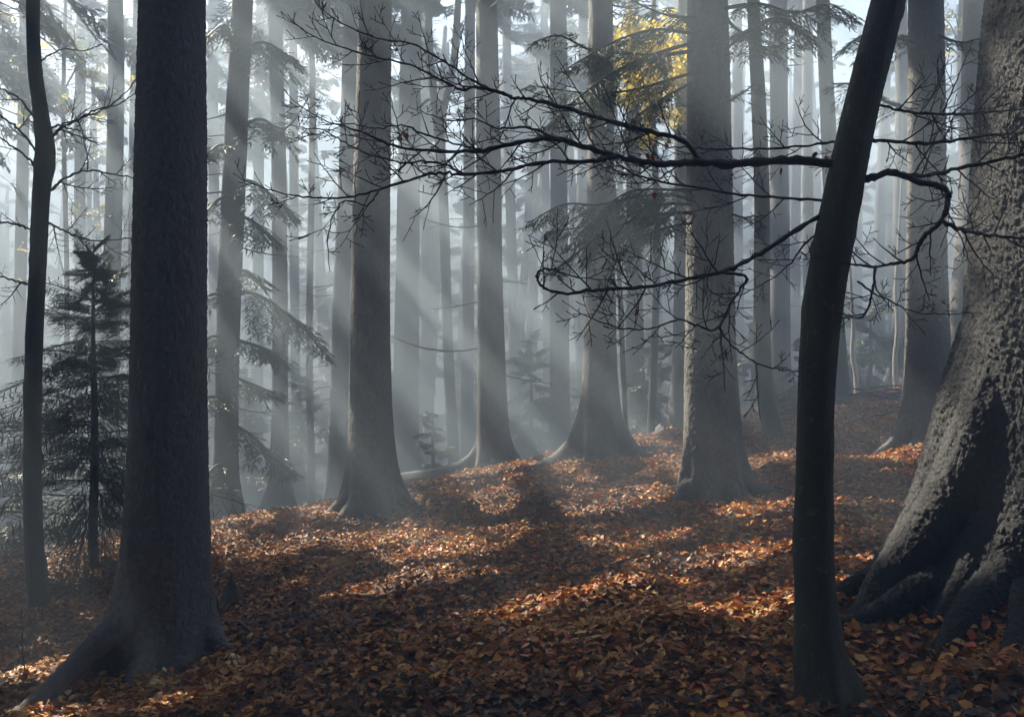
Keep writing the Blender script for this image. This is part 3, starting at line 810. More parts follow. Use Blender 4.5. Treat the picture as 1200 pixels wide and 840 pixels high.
def branch(parent, origin, pix, d0, d1, w0, w1, seed, tw=.30, every=.09, depth=2, name='branch', skip=0.0, up=.3, twig_len=(.12, .4), side_bias=.0):
    """a main branch traced as photo pixels, running from distance d0 to d1; w0, w1 = width in photo pixels"""
    g = np.random.default_rng(seed)
    n = len(pix)
    s = np.concatenate([[0], np.cumsum(np.hypot(*np.diff(np.array(pix, float), axis=0).T))]); s /= s[-1]
    wob = .10 * np.sin(s * 5 + seed) * s
    pts = np.array([P(x, y, d0 + (d1 - d0) * f + w) for (x, y), f, w in zip(pix, s, wob)])
    c = catmull(pts, 7)
    c[1:-1] += g.normal(0, .0022 * d0 / 4, (len(c) - 2, 3))
    rad = (.74 * np.linspace(w0, w1, len(c)) + .2) / F * d0 / 2
    rad = rad * (1 + .12 * g.normal(size=len(c)))
    mb = MB()
    tube(mb, c, rad, 8, a=g.uniform(.3, .7))
    acc = 0.0; side = 1
    ln = np.concatenate([[0], np.cumsum(np.linalg.norm(np.diff(c, axis=0), axis=1))])
    for i in range(2, len(c) - 1):
        f = ln[i] / ln[-1]
        acc += ln[i] - ln[i - 1]
        if f < skip or acc < every * g.uniform(.6, 1.5): continue
        acc = 0; side = -side if g.random() > side_bias else 1
        dd = unit(c[i + 1] - c[i - 1]); w = unit(np.cross(dd, np.array([0, -1.0, 0])))
        if w[2] < 0: w = -w
        a = g.uniform(.5, 1.05)
        nrm = unit(np.array([g.normal(0, .3), 1, g.normal(0, .5)]))
        nd = unit(dd * math.cos(a) + w * side * math.sin(a) + np.array([0, g.normal(0, .45), 0]))
        twig_tree(mb, c[i], nd, g.uniform(*twig_len) * (1.1 - .45 * f), min(.0042 * d0 / 4.2, rad[i] * .6), depth, g, up, nrm)
    twig_tree(mb, c[-1], unit(c[-1] - c[-2]), twig_len[1] * .6, max(.0016, rad[-1]), depth, g, up)
    return mb.build(name, M['branch_bark'], parent, True, origin)

v, vo = V[0], V[1]
LIMBS = [
 ([(990, 192), (925, 188), (860, 192), (820, 190), (800, 191), (765, 192), (720, 183), (685, 172), (650, 163), (605, 167), (560, 177), (510, 177), (465, 172), (430, 157), (395, 146)], 4.2, 3.9, 15, 2.2, .33),
 ([(722, 184), (680, 190), (635, 190), (590, 200), (540, 205), (510, 203), (465, 215), (415, 230), (380, 232), (345, 229)], 4.03, 3.75, 7, 2, .1),
 ([(822, 190), (800, 165), (765, 155), (715, 142), (675, 130), (625, 117), (600, 114), (560, 102), (540, 105), (510, 90), (475, 75), (430, 65), (390, 52)], 4.12, 4.3, 8.5, 2, .1),
 ([(600, 113), (575, 104), (550, 92), (520, 72), (480, 50), (440, 45), (410, 32)], 4.22, 4.05, 4, 1.6, .0),
 ([(655, 164), (620, 150), (585, 150), (555, 140), (530, 142), (505, 135)], 4.0, 4.2, 4, 1.6, .0),
 ([(568, 177), (530, 168), (500, 158), (470, 148), (440, 150), (412, 145)], 3.93, 3.75, 3.5, 1.6, .0),
 ([(545, 205), (510, 190), (470, 190), (430, 180), (400, 165), (378, 152)], 3.9, 4.0, 3.5, 1.6, .0),
 ([(445, 222), (430, 240), (405, 235), (392, 250), (385, 275)], 3.82, 3.85, 3, 1.6, .0),
 ([(985, 236), (920, 232), (860, 227), (785, 215), (745, 205), (722, 190)], 4.3, 4.5, 5, 2.5, .2),
 ([(968, 248), (930, 272), (885, 300), (848, 318), (800, 328), (750, 337), (700, 340), (660, 344), (635, 335), (630, 320), (642, 315), (665, 322)], 4.2, 3.8, 8, 2, .35),
 ([(846, 319), (875, 325), (860, 350), (840, 385), (815, 380), (795, 375), (765, 385), (725, 385)], 3.98, 3.8, 5, 1.8, .1),
 ([(842, 382), (852, 398), (870, 415), (900, 430), (935, 435)], 3.92, 3.7, 3, 1.6, .0),
 ([(1000, 210), (1018, 209), (1045, 202), (1075, 212), (1108, 222), (1110, 240), (1102, 260), (1080, 280), (1071, 302), (1050, 309), (1025, 312), (1000, 310)], 4.2, 4.0, 13, 3, .35),
 ([(1026, 312), (1022, 345), (1010, 372), (990, 368)], 4.05, 3.9, 4.5, 2, .0),
 ([(1102, 258), (1130, 270), (1170, 277), (1208, 281)], 4.12, 4.3, 7, 4, .1),
 ([(1045, 203), (1080, 206), (1110, 201), (1155, 191), (1210, 179)], 4.18, 4.4, 8, 5, .1),
 ([(1010, 165), (980, 166), (940, 172), (870, 175), (820, 174), (780, 172)], 4.3, 4.6, 5, 2, .1),
 ([(1016, 164), (1050, 166), (1090, 168), (1150, 160), (1208, 154)], 4.25, 4.5, 6, 4, .1),
 ([(1026, 122), (1065, 131), (1110, 134), (1150, 132), (1208, 127)], 4.2, 4.6, 5, 3, .1),
 ([(968, 262), (940, 290), (925, 310), (900, 330), (870, 345)], 4.2, 4.7, 3.5, 1.6, .1),
 ([(1005, 330), (1040, 352), (1075, 366), (1110, 368)], 4.2, 4.5, 3, 1.5, .0),
]
for i, (pix, d0, d1, w0, w1, sk) in enumerate(LIMBS):
    branch(v, vo, pix, d0, d1, w0, w1, 500 + i, skip=sk, every=.06, twig_len=(.10, .40) if w0 > 4.5 else (.08, .26), depth=2, side_bias=.25)
# a few brown leaves still hanging on
def leaf_geo(mb, c, ax, nr, ln, wd, a, curl=.2):
    ax = unit(ax); sd = unit(np.cross(ax, nr)); nr = np.cross(sd, ax)
    fx = [0, .3, .68, 1]; hw = [0, .9, .8, 0]
    pts = [c]
    for f, h in zip(fx[1:3], hw[1:3]):
        o = c + ax * ln * f + nr * curl * ln * (f * (1 - f)) * -1.2
        pts += [o - sd * wd / 2 * h + nr * curl * wd, o, o + sd * wd / 2 * h + nr * curl * wd]
    pts.append(c + ax * ln + nr * curl * ln * .3)
    mb.add(np.array(pts), [[0, 2, 1], [0, 3, 2], [4, 5, 7], [5, 6, 7]], [[1, 2, 5, 4], [2, 3, 6, 5]], a)
for px, py, d in [(468, 163, 3.9), (474, 158, 3.9), (757, 182, 4.1), (763, 184, 4.1), (732, 167, 4.15), (962, 190, 4.25), (968, 186, 4.25), (958, 181, 4.25), (768, 228, 4.4), (915, 199, 4.2), (749, 366, 3.85)]:
    mb = MB(); leaf_geo(mb, P(px, py - 3, d), np.array([rng.normal() * .4, rng.normal() * .4, -1]), np.array([rng.normal() * .5, -1, .3]), .036, .022, rng.random(), .35)
    mb.build('dry_leaf', M['dry_leaf'], v, True, vo)

b, bo = Bt[0], Bt[1]
for i, (pix, d1, w0, w1) in enumerate([
    ([(52, 152), (75, 145), (100, 137), (135, 120), (165, 88)], 9.0, 3.5, 1.4), ([(56, 166), (72, 150), (88, 142), (110, 130), (140, 122)], 9.3, 5, 1.6),
    ([(56, 226), (68, 215), (80, 207), (102, 200), (135, 205), (168, 210)], 9.2, 4.5, 1.6), ([(102, 200), (103, 185), (99, 168), (95, 150)], 9.2, 2, 1.2),
    ([(50, 258), (66, 266), (85, 275), (115, 282), (160, 277)], 8.9, 4, 1.5), ([(45, 182), (30, 160), (18, 148), (-4, 132)], 9.0, 4, 2.2),
    ([(40, 138), (28, 122), (18, 113), (-6, 101)], 9.2, 3.5, 2), ([(45, 200), (32, 185), (18, 174), (-6, 158)], 9.3, 4, 2.4),
    ([(44, 272), (28, 266), (12, 262), (-8, 260)], 9.3, 4, 2.2), ([(40, 334), (28, 332), (15, 328), (-6, 321)], 9.6, 4, 2.2),
    ([(40, 80), (55, 66), (75, 58), (95, 60)], 9.2, 2.5, 1.3)]):
    branch(b, bo, pix, 9.5, d1, w0, w1, 700 + i, every=.2, twig_len=(.2, .6), depth=2, up=.2)
# fork of the misty beech
k_, ko = K[0], K[1]
for pix, w0, w1 in [([(513, 140), (508, 110), (503, 60), (502, 0), (500, -60)], 11, 8), ([(514, 150), (522, 118), (532, 70), (537, 0), (540, -60)], 10, 7), ([(516, 120), (500, 118), (480, 140), (470, 150)], 5, 2)]:
    mb = MB(); c = catmull([P(x, y, 26) for x, y in pix], 6); tube(mb, c, np.linspace(w0, w1, len(c)) / F * 26 / 2, 8)
    mb.build('branch', M['beech_bark'], k_, True, ko)

# ------------------------------------------------------------------ green boughs
def big_bough(parent, origin, pix, d0, d1, w0, seed, spread=.34, k=16, width=.020, every=.038, shoot=.095, droop=.45, side=(1, 1)):
    """needled bough traced by its stem: side twigs with shoots"""
    g = np.random.default_rng(seed)
    s = np.concatenate([[0], np.cumsum(np.hypot(*np.diff(np.array(pix, float), axis=0).T))]); s /= s[-1]
    c = catmull([P(x, y, d0 + (d1 - d0) * f) for (x, y), f in zip(pix, s)], 10)
    st, lf = MB(), MB()
    rad = np.linspace(w0, 1.2, len(c)) / F * d0 / 2
    tube(st, c, rad, 6)
    ln = np.concatenate([[0], np.cumsum(np.linalg.norm(np.diff(c, axis=0), axis=1))]); tot = ln[-1]
    B, D, L = [], [], []
    t = tot * .12; sd = 1
    while t < tot:
        f = t / tot
        p = np.array([np.interp(t, ln, c[:, j]) for j in range(3)]); q = np.array([np.interp(min(tot, t + .05), ln, c[:, j]) for j in range(3)])
        dd = unit(q - p) if t < tot - .05 else unit(c[-1] - c[-3])
        lat = unit(np.cross(dd, [0, 0, 1.0])) * sd
        sl = spread * tot * (math.sin(math.pi * min(1, .15 + .85 * f)) ** .6 * (1 - f) ** .5 * .9 + .12) * g.uniform(.5, 1.25) * side[0 if sd > 0 else 1]
        a = g.uniform(.7, 1.2)
        d = unit(dd * math.cos(a) + lat * math.sin(a) + np.array([0, 0, -droop * g.uniform(.2, 1.1)]))
        m = max(2, int(sl / (shoot * .55)))
        pts = [p]
        for i in range(m):
            d = unit(d + np.array([0, 0, -.06]) + g.normal(0, .05, 3)); pts.append(pts[-1] + d * sl / m)
        tube(st, np.array(pts), np.linspace(.0045, .0015, m + 1), 4)
        l2 = unit(np.cross(d, [0, 0, 1.0]))
        for i in range(1, m + 1):
            for s2 in (-1, 1):
                if g.random() < .12: continue
                nd = unit(d * g.uniform(.6, 1) + l2 * s2 * g.uniform(.5, .9) + np.array([0, 0, g.uniform(-.5, .3)]))
                B.append(pts[i]); D.append(nd); L.append(shoot * g.uniform(.6, 1.3))
        B.append(pts[-1]); D.append(d); L.append(shoot * 1.2)
        t += every * g.uniform(.7, 1.3); sd = -sd
    B, D, L = np.array(B), np.array(D), np.array(L)
    spindles(lf, B, D, L, width * .7, width * .5)
    needles(lf, B, D, L, k, .020 * width / .022, .006 * width / .022)
    o = lf.build('bough', M['needle'], parent, False, origin)
    st.build('bough_stem', M['branch_bark'], o, True, origin)
    return o
r_, ro = R[0], R[1]
for i, (pix, d1, sp, w0) in enumerate([
    ([(815, 50), (785, 58), (750, 70), (720, 85), (690, 105), (660, 130), (635, 160)], 9.4, .42, 5),
    ([(812, 60), (770, 65), (725, 62), (690, 58), (655, 42), (625, 50)], 9.8, .24, 5),
    ([(815, 85), (780, 95), (745, 105), (700, 110), (650, 105), (620, 100)], 9.9, .28, 4),
    ([(818, 20), (790, 20), (760, 10), (730, -5)], 9.8, .5, 4),
    ([(816, 235), (780, 228), (740, 232), (700, 240), (660, 240), (618, 262)], 9.7, .40, 5),
    ([(818, 250), (785, 250), (745, 258), (705, 275), (672, 300), (650, 318)], 9.5, .36, 5),
    ([(815, 226), (775, 222), (735, 226), (705, 250), (690, 285)], 10.1, .45, 4),
    ([(848, 60), (880, 35), (915, 20), (950, 45)], 9.0, .30, 4),
    ([(848, 10), (890, 5), (930, 15), (970, 5), (1000, 20)], 9.0, .36, 5),
    ([(848, 20), (870, 40), (895, 55), (930, 50)], 9.2, .30, 4),
    ([(815, 95), (770, 120), (735, 150), (720, 205)], 10.1, .4, 4),
    ([(814, 40), (770, 35), (730, 45), (700, 60), (665, 80)], 9.6, .34, 4), ([(818, 240), (770, 240), (730, 255), (690, 265), (640, 272)], 10.0, .34, 4),
    ([(818, 260), (770, 270), (735, 290), (722, 318)], 9.8, .4, 4),
    ([(855, 118), (872, 108), (885, 98)], 10.0, .6, 3),
    ([(855, 250), (872, 255), (884, 252)], 10.0, .6, 3)]):
    big_bough(r_, ro, pix, 10.4, d1, w0, 800 + i, spread=sp)
w_, wo = Wt[0], Wt[1]
for i, pix in enumerate([[(1090, 55), (1050, 45), (1015, 40), (985, 60)], [(1095, 40), (1125, 50), (1150, 45)], [(1070, 130), (1040, 120), (1005, 100), (975, 98)]]):
    big_bough(w_, wo, pix, 12.4, 11.6, 4, 830 + i, spread=.34)
f_, fo = Fm[0], Fm[1]
for i, (pix, d1, sp) in enumerate([
    ([(275, 342), (300, 345), (330, 362), (358, 388), (384, 416)], 16.6, .34), ([(275, 398), (300, 405), (325, 415), (330, 428)], 17, .36),
    ([(272, 320), (290, 318), (305, 335)], 17, .5), ([(270, 440), (295, 450), (325, 462)], 17, .34), ([(268, 495), (295, 510), (320, 535), (345, 555)], 16.8, .32),
    ([(265, 470), (245, 465), (225, 475)], 17, .5), ([(266, 395), (245, 395), (222, 410)], 17, .5), ([(268, 350), (248, 345), (225, 360)], 17, .5), ([(266, 540), (248, 550), (228, 575)], 17, .5),
    ([(278, 210), (300, 215), (325, 235), (342, 255)], 17, .4), ([(275, 250), (300, 262), (320, 285)], 17.2, .45), ([(275, 225), (255, 235), (235, 255)], 17, .5),
    ([(280, 150), (305, 140), (335, 150), (365, 110)], 16.8, .34), ([(278, 180), (258, 170), (238, 185)], 17.2, .5), ([(283, 60), (310, 50), (345, 70)], 17, .5), ([(283, 40), (262, 30), (240, 45)], 17, .5)]):
    big_bough(f_, fo, pix, 18, d1, 5, 840 + i, spread=sp, k=10, width=.045, every=.045, shoot=.15, droop=.7)

# ------------------------------------------------------------------ young spruces
def young_spruce(px, d, top_py, base_py, spread, label, seed, dens=1.0, near=False, bare=.12, stem_w=9, group=None):
    g = np.random.default_rng(seed)
    base = P(px, base_py, d); base[2] = gz(base[0], base[1]); top = P(px + 3, top_py, d)
    root = empty('young_spruce', base, label, 'young spruce', group)
    tr = MB(); H = top[2] - base[2]
    path = np.array([base - [0, 0, .25], base + (top - base) * .35 + [.03, 0, 0], base + (top - base) * .7, top])
    trunk_mesh(tr, path, [stem_w / F * d / 2 * 1.25, stem_w / F * d / 2, stem_w / F * d / 2 * .55, .006], 20, (), None, .003, seed, .08)
    tr.build('trunk', M['spruce_bark'], root, True, base)
    lf, st = MB(), MB()
    z = H * bare
    while z < H * .97:
        f = z / H
        Lb = spread * (1 - f) ** .7 * (.75 + .25 * min(1, (f - bare) * 5 + .3)) + .10
        for k in range(8 if near else 5):
            az = g.uniform(0, 6.283)
            c = path[0] + np.array([np.interp(z, [0, H], [0, (top - base)[0]]), 0, .25 + z + g.uniform(-.25, .25)])
            add_bough(lf, st, c, az, g.uniform(-.75, .2) + .95 * f ** 2, Lb * g.uniform(.45, 1.2), int(g.integers(99)),
                      (.013 if near else .05), k_needles=(9 if near else 0), roll=g.uniform(-.7, .7), stem_r=.007)
        z += (.20 if near else .32) * g.uniform(.7, 1.3) / dens
    c = lf.build('foliage', M['needle'], root, False, base)
    st.build('twigs', M['branch_bark'], c, True, base)
young_spruce(107, 11.5, 285, 670, 1.9, 'small young spruce with spreading dark boughs at the left', 900, 1.1, True, .18)
for k, (px, d, tp, bp_, sp, lab) in enumerate([
    (505, 24, 478, 572, .9, 'low hazy young spruce between the central dark spruce and the crooked beech'),
    (620, 27, 380, 552, 1.6, 'hazy young spruce in the middle gap right of the straight central spruce'),
    (766, 22, 392, 520, 1.2, 'hazy young spruce beside the mound left of the thick rough spruce'),
    (938, 20, 395, 492, 1.0, 'hazy young spruce just left of the black leaning stem'),
    (1018, 25, 340, 466, 1.5, 'hazy young spruce in the gap right of the black leaning stem'),
    (30, 24, 520, 665, 1.3, 'hazy young spruce at the left edge below the crooked beech'),
    (350, 30, 440, 612, 1.5, 'hazy young spruce between the two grey left spruces and the central one'),
    (880, 26, 370, 500, 1.3, 'hazy young spruce behind the slender curving stem'),
    (1165, 26, 330, 455, 1.5, 'hazy young spruce left of the huge flaky-barked spruce'),
    (285, 33, 425, 615, 1.6, 'hazy young spruce between the spruce with drooping boughs and its pale neighbour'),
    (690, 30, 410, 545, 1.5, 'hazy young spruce touching the left side of the widely flared spruce'),
    (552, 34, 390, 560, 1.7, 'hazy young spruce behind the thin pole with bare snags'),
    (66, 28, 470, 660, 1.6, 'hazy young spruce between the crooked beech and the small young spruce'),
    (455, 33, 430, 575, 1.5, 'hazy young spruce behind the dark central spruce')]):
    young_spruce(px, d, tp, bp_, sp, lab, 910 + k, stem_w=5)

# ------------------------------------------------------------------ autumn beeches with golden leaves
def golden_tree(px, d, base_py, clumps, label, seed, w=12, n_leaf=260, leaf=.09):
    g = np.random.default_rng(seed)
    base = P(px, base_py, d); base[2] = gz(base[0], base[1])
    root = empty('beech_tree', base, label, 'beech')
    mb = MB(); tp = P(px + 6, -40, d)
    path = np.array([base - [0, 0, .3], base + (tp - base) * .4 + [.1, 0, 0], base + (tp - base) * .75 - [.05, 0, 0], tp])
    trunk_mesh(mb, path, [w / F * d / 2 * 1.2, w / F * d / 2, w / F * d / 2 * .85, w / F * d / 2 * .6], 20, (), None, .003, seed, .2)
    mb.build('trunk', M['beech_bark'], root, True, base)
    lf = MB(); st = MB()
    for cx_, cy_, rr, m in clumps:
        c = P(cx_, cy_, d + g.uniform(-1, 1)); R_ = rr / F * d
        q = path[2] + (c - path[2]) * .0; q = np.array([np.interp(c[2] - .8, path[:, 2], path[:, 0]), d, min(c[2] - .8, tp[2])])
        tube(st, catmull([q, (q + c) / 2 + [0, 0, .25], c], 5), np.linspace(.03, .008, 11), 5)
        n = int(m * n_leaf)
        off = g.normal(size=(n, 3)) * R_ * .5 * np.array([1, 1, .8])
        sub = g.normal(size=(max(4, n // 25), 3)) * R_ * .6 * np.array([1, 1, .8])
        off = sub[g.integers(0, len(sub), n)] + g.normal(size=(n, 3)) * R_ * .13
        ctr = c + off; ax = unit(g.normal(size=(n, 3)) + [0, 0, -.4]); s = unit(np.cross(ax, g.normal(size=(n, 3))))
        nn = np.cross(ax, s); l = leaf * g.uniform(.7, 1.2, (n, 1))
        vv = np.stack([ctr, ctr + ax * l * .5 + s * l * .3 + nn * l * .1, ctr + ax * l, ctr + ax * l * .5 - s * l * .3 + nn * l * .1], 1).reshape(-1, 3)
        lf.add(vv, None, np.arange(n * 4).reshape(-1, 4), np.repeat(g.random(n), 4))
    c = lf.build('crown', M['gold_leaf'], root, False, base)
    st.build('limbs', M['branch_bark'], c, True, base)
golden_tree(762, 20, 524, [(752, 75, 34, 1.0), (770, 118, 28, .8), (740, 42, 26, .5), (762, 165, 18, .3), (780, 75, 34, .9), (790, 30, 26, .4)], 'golden-leaved beech glowing in the haze behind the green boughs', 950, 8, 1000, .10)
golden_tree(72, 27, 655, [(75, 60, 46, .6), (45, 110, 46, .6), (95, 150, 40, .4), (70, 200, 44, .4), (110, 70, 40, .5), (20, 40, 40, .5), (85, 260, 30, .2), (62, 300, 26, .15), (120, 130, 36, .4)], 'beech with sparse yellow leaves in the bright mist at the upper left', 951, 6, 260, .09)
golden_tree(1122, 30, 462, [(1118, 15, 30, .6), (1135, 50, 26, .4), (1100, 20, 26, .3)], 'beech with a few yellow leaves high up near the right edge', 952, 8, 200, .12)

# ------------------------------------------------------------------ roots, dead wood, stump, moss
def lie(pix, d_list, r0, r1, name, label, cat, seed, lift=.012, mat='dead_wood', forks=0):
    """a fallen branch following the ground"""
    g = np.random.default_rng(seed)
    pts = []
    for (x, y), d in zip(pix, d_list):
        q = P(x, y, d); q[2] = ground_z(q[0], q[1]) + lift; pts.append(q)
    c = catmull(pts, 6); c[:, 2] += .5 * lift * np.sin(np.arange(len(c)) * .9)
    mb = MB(); tube(mb, c, np.linspace(r0, r1, len(c)) * (1 + .1 * g.normal(size=len(c))), 7)
    for i in range(forks):
        k = int(g.integers(2, len(c) - 2)); d = unit(unit(c[k + 1] - c[k]) + g.normal(0, .5, 3) * [1, 1, .3] + [0, 0, .2])
        L = g.uniform(.12, .4); tube(mb, [c[k], c[k] + d * L * .5, c[k] + d * L + [0, 0, -.02]], [r1 * .8, r1 * .6, r1 * .3], 5)
    ctr = c.mean(0)
    o = mb.build(name, M[mat], None, True, ctr); tag(o, label, cat); return o
def dist_at(px, py):
    """distance at which the ray through a photo pixel meets the ground"""
    d = np.linspace(2.5, 40, 1500); z = CAMZ + (HY - py) / F * d; x = (px - CX) / F * d
    k = np.argmax(z < ground_z(x, d, False)); return float(d[k])
def lying(pix, *a, **k): return lie(pix, [dist_at(x, y) for x, y in pix], *a, **k)
lying([(655, 692), (690, 680), (725, 678), (758, 690)], .016, .010, 'fallen_branch', 'pale curved dead branch lying on the leaves in the middle foreground', 'dead branch', 1, .02, forks=1)
lying([(236, 728), (268, 738), (300, 752), (322, 760)], .020, .008, 'fallen_branch', 'dark broken branch beside the foot of the thick left spruce', 'dead branch', 2, .04, 'branch_bark', forks=4)
lying([(246, 722), (262, 735), (258, 750)], .012, .006, 'fallen_twig', 'short dark twig against the foot of the thick left spruce', 'twig', 3, .03, 'branch_bark', forks=2)
lying([(330, 708), (370, 712), (420, 704), (455, 706)], .010, .006, 'fallen_twig', 'long thin twig in the leaves right of the small stump', 'twig', 4, .012, forks=2)
lying([(880, 668), (905, 655), (935, 640)], .022, .012, 'fallen_branch', 'thick dark branch pointing at the black leaning stem', 'dead branch', 5, .02, 'branch_bark')
lying([(895, 700), (915, 692), (938, 680)], .03, .018, 'fallen_branch', 'grey rotten branch stub left of the black leaning stem', 'dead branch', 6, .02)
lying([(888, 830), (915, 812), (940, 800), (950, 790)], .010, .005, 'fallen_twig', 'thin dark twig sloping up to the black leaning stem at the bottom edge', 'twig', 7, .02, 'branch_bark')
lying([(560, 716), (575, 705), (590, 716), (602, 712)], .006, .004, 'fallen_twig', 'bent little twig in the centre foreground', 'twig', 8, .015, 'branch_bark')
lying([(505, 712), (540, 700), (580, 690)], .007, .004, 'fallen_twig', 'thin straight twig in the leaves below the central spruce', 'twig', 9, .012, forks=1)
lying([(965, 505), (990, 500), (1015, 492), (1040, 488)], .03, .015, 'fallen_branch', 'dead branch on the slope left of the mottled spruce', 'dead branch', 10, .04, 'branch_bark', forks=3)
lying([(890, 570), (915, 560), (935, 548)], .015, .008, 'fallen_twig', 'twig lying on the slope right of the thick rough spruce', 'twig', 11, .02, 'branch_bark', forks=2)
lying([(640, 792), (665, 775), (700, 770)], .008, .005, 'fallen_twig', 'dark twig near the bottom edge right of centre', 'twig', 12, .015, 'branch_bark', forks=1)
lying([(8, 792), (14, 800), (20, 806)], .009, .006, 'fallen_twig', 'little stick lying at the lower left edge', 'twig', 13, .015)
# sprouting stick by the long root
for x, y, h, lab, s in [(35, 805, .62, 'thin bare seedling standing by the long pale root', 1), (52, 730, .3, 'tiny bare seedling beside the crooked beech', 2), (762, 512, .55, 'bare seedling on the mound beyond the widely flared spruce', 3)]:
    d = dist_at(x, y); q = P(x, y, d); q[2] = gz(q[0], q[1])
    mb = MB(); g = np.random.default_rng(s); twig_tree(mb, q - [0, 0, .05], np.array([-.12, 0, 1.0]), h, .006, 2, g, .3)
    tag(mb.build('seedling', M['branch_bark'], None, True, q), lab, 'seedling')
# brush pile beyond the black stem
q = P(1035, 468, 19.5); q[2] = gz(q[0], q[1]); bp0 = empty('brush_pile', q, 'low heap of dead branches on the rise behind the black leaning stem', 'brush pile')
g = np.random.default_rng(77)
for i in range(26):
    mb = MB(); a = g.normal(0, .5) + (PI if g.random() < .5 else 0); L = g.uniform(.5, 1.5)
    c = q + np.array([g.normal(0, .55), g.normal(0, .3), abs(g.normal(0, .12)) + .05])
    d = np.array([math.cos(a), math.sin(a) * .6, g.normal(0, .12)])
    tube(mb, [c - d * L / 2, c + [0, 0, .05], c + d * L / 2], [.016, .014, .006], 5)
    mb.build('dead_branch', M['branch_bark'], bp0, True, q)
# pointed little stump
q = P(273, 708, dist_at(273, 708)); q[2] = gz(q[0], q[1])
s0 = empty('tree_stump', q, 'little pointed dark stump sticking out of the leaves', 'stump')
mb = MB(); th = np.linspace(0, 2 * PI, 28, endpoint=False); rings = []
g = np.random.default_rng(9)
prof = [(-.08, .135), (0, .12), (.04, .10), (.08, .082), (.12, .062), (.16, .042), (.20, .022), (.235, .006)]
for h, r in prof:
    rr = r * (1 + .14 * np.cos(3 * th + 1 + h * 3) + .08 * np.cos(7 * th) + .04 * g.normal(size=28))
    rings.append(np.stack([q[0] + rr * np.cos(th) - h * .05, q[1] + rr * np.sin(th), q[2] + h + 0 * th + (.02 * g.normal(size=28) if h > .1 else 0)], 1))
V_ = np.vstack(rings); n = len(prof)
i = np.arange(n - 1)[:, None] * 28; j = np.arange(28)[None]; k = (j + 1) % 28
mb.add(V_, [[(n - 1) * 28, (n - 1) * 28 + a, (n - 1) * 28 + a + 1] for a in range(1, 27)], np.stack([i + j, i + k, i + 28 + k, i + 28 + j], -1).reshape(-1, 4), .4 + .2 * g.random(len(V_)))
mb.build('wood', M['dead_wood'], s0, True, q)
# moss on the leaves
for px, py, s, lab in [(842, 640, .10, 'small cushion of bright green moss among the leaves'), (1012, 545, .12, 'patch of moss on the slope behind the black leaning stem')]:
    d = dist_at(px, py); q = P(px, py, d); q[2] = gz(q[0], q[1]); g = np.random.default_rng(px); n = 420
    mb = MB(); off = g.normal(size=(n, 2)) * s; B = np.stack([q[0] + off[:, 0] * 1.3, q[1] + off[:, 1], 0 * off[:, 0]], 1); B[:, 2] = ground_z(B[:, 0], B[:, 1]) + .02
    spindles(mb, B, unit(g.normal(size=(n, 3)) * .5 + [0, 0, 1]), .03, .006, .006)
    tag(mb.build('moss_cushion', M['moss'], None, False, q), lab, 'moss')

# ------------------------------------------------------------------ the carpet of fallen leaves
g = np.random.default_rng(123)
def scatter(d0, d1, dens, margin):
    area = (d1 - d0) * ((d0 + d1) * .56 + 2 * margin); n = int(area * dens)
    d = np.sqrt(g.uniform(d0 ** 2, d1 ** 2, n)); return g.uniform(-1, 1, n) * (d * .56 + margin), d
sx, sy, sz = [], [], []
for d0, d1, dens, mg, sc in [(2.2, 7, 1400, .8, 1.0), (7, 12, 950, 1.0, .92), (12, 19, 420, 1.5, 1.05), (19, 30, 120, 2, 1.4)]:
    x, y = scatter(d0, d1, dens, mg); sx.append(x); sy.append(y); sz.append(np.full(len(x), sc))
for T, rr in [(A, .34), (I, .40), (R, .38), (Wt, .40), (Y, .75), (V, .12), (Bt, .12)]:      # leaves drifted against the trunks
    m = 420; a_ = g.uniform(0, 2 * PI, m); r_ = rr + np.abs(g.normal(0, .22, m)); sx.append(T[1][0] + r_ * np.cos(a_)); sy.append(T[1][1] + r_ * np.sin(a_)); sz.append(np.full(m, 1.0))
n_pile = 420 * 7
x, y, sc = np.concatenate(sx), np.concatenate(sy), np.concatenate(sz)
n = len(x)
z = ground_z(x, y) + g.uniform(0, .035, n)
z[-n_pile:] += g.uniform(0, .06, n_pile)
az = g.uniform(0, 2 * PI, n); tl = g.normal(0, .34, n)
ax = np.stack([np.cos(az) * np.cos(tl), np.sin(az) * np.cos(tl), np.sin(tl)], 1)
rl = g.normal(0, .40, n)
sd = np.stack([-np.sin(az), np.cos(az), 0 * az], 1); nr = np.cross(ax, sd)
sd, nr = sd * np.cos(rl)[:, None] + nr * np.sin(rl)[:, None], nr * np.cos(rl)[:, None] - sd * np.sin(rl)[:, None]
ln = (np.where(g.random(n) < .25, g.uniform(.018, .04, n), g.uniform(.036, .085, n)) * sc)[:, None]; wd = ln * g.uniform(.45, .68, n)[:, None]
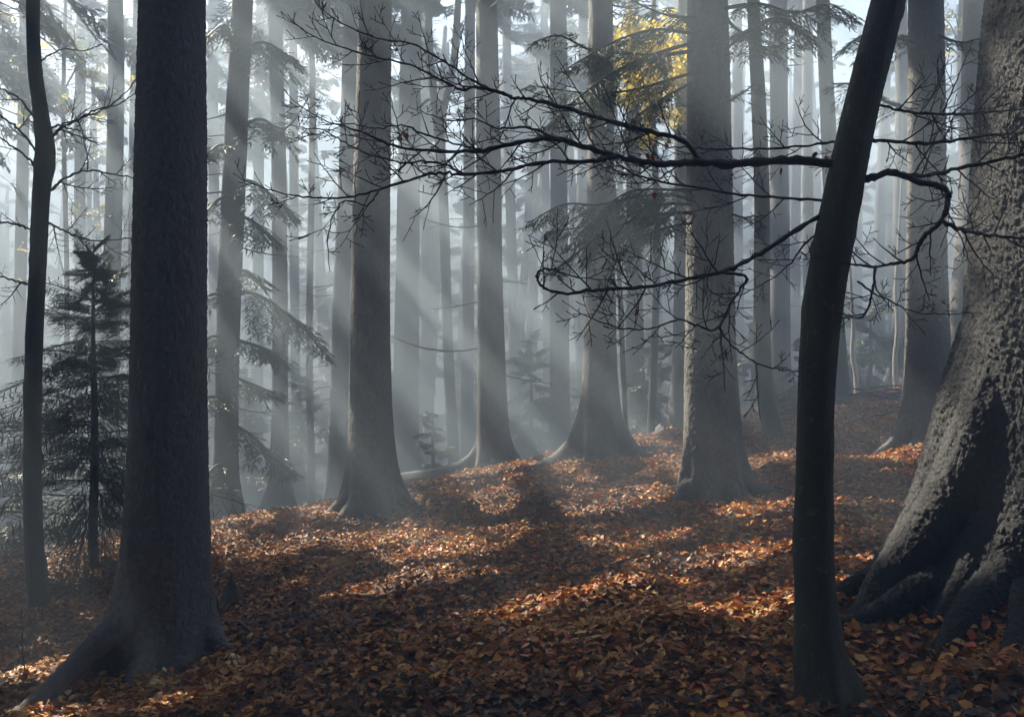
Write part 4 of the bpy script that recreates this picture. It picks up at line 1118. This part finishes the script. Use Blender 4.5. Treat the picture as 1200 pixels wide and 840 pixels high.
cu = g.uniform(-.15, .5, n)[:, None]; bd = g.normal(0, .22, n)[:, None]
c = np.stack([x, y, z], 1) - ax * ln * .5 + [0, 0, .012]
def pt(f, h): return c + ax * ln * f + sd * wd * .5 * h + nr * (abs(h) * cu * wd + bd * ln * (f * (1 - f) * 2))
vv = np.stack([pt(0, 0), pt(.25, -.85), pt(.25, 0), pt(.25, .85), pt(.62, -.9), pt(.62, 0), pt(.62, .9), pt(1, 0)], 1).reshape(-1, 3)
o8 = np.arange(n)[:, None, None] * 8
tr = (o8 + np.array([[0, 2, 1], [0, 3, 2], [4, 5, 7], [5, 6, 7]])[None]).reshape(-1, 3)
qd = (o8 + np.array([[1, 2, 5, 4], [2, 3, 6, 5]])[None]).reshape(-1, 4)
tone = Noise(31, .8, 4)
a = np.clip(g.beta(1.5, 1.7, n) + .12 * tone(x, y), 0, 1)
red = (g.random(n) < .10 + .05 * np.clip(x, -1, 2)) & (a > .3)
a = np.where(red, .94 + g.normal(0, .012, n), a)
mb = MB(); mb.add(vv, tr, qd, np.repeat(a, 8))
o = mb.build('leaf_litter', M['litter'], None, True); o['kind'] = 'stuff'; tag(o, 'carpet of brown and orange beech leaves covering the forest floor', 'leaves')

# bits of twig among the leaves
tw = MB(); n = 2600
d = np.sqrt(g.uniform(2.3 ** 2, 15 ** 2, n)); x = g.uniform(-1, 1, n) * (d * .56 + .8)
for i in range(n):
    L = g.uniform(.05, .22) * (2.2 if g.random() < .06 else 1); a = g.uniform(0, 2 * PI); q = np.array([x[i], d[i], 0]); e = np.array([math.cos(a), math.sin(a), 0])
    p3 = [q - e * L / 2, q + np.array([-e[1], e[0], 0]) * L * g.normal(0, .08), q + e * L / 2]
    for p_ in p3: p_[2] = ground_z(p_[0], p_[1]) + g.uniform(.022, .05)
    r = g.uniform(.0014, .0035) * (1 + L)
    tube(tw, p3, [r, r * .85, r * .5], 4, a=g.random())
o = tw.build('twig_litter', M['dead_wood']); o['kind'] = 'stuff'; tag(o, 'small broken twigs strewn among the fallen leaves', 'twigs')
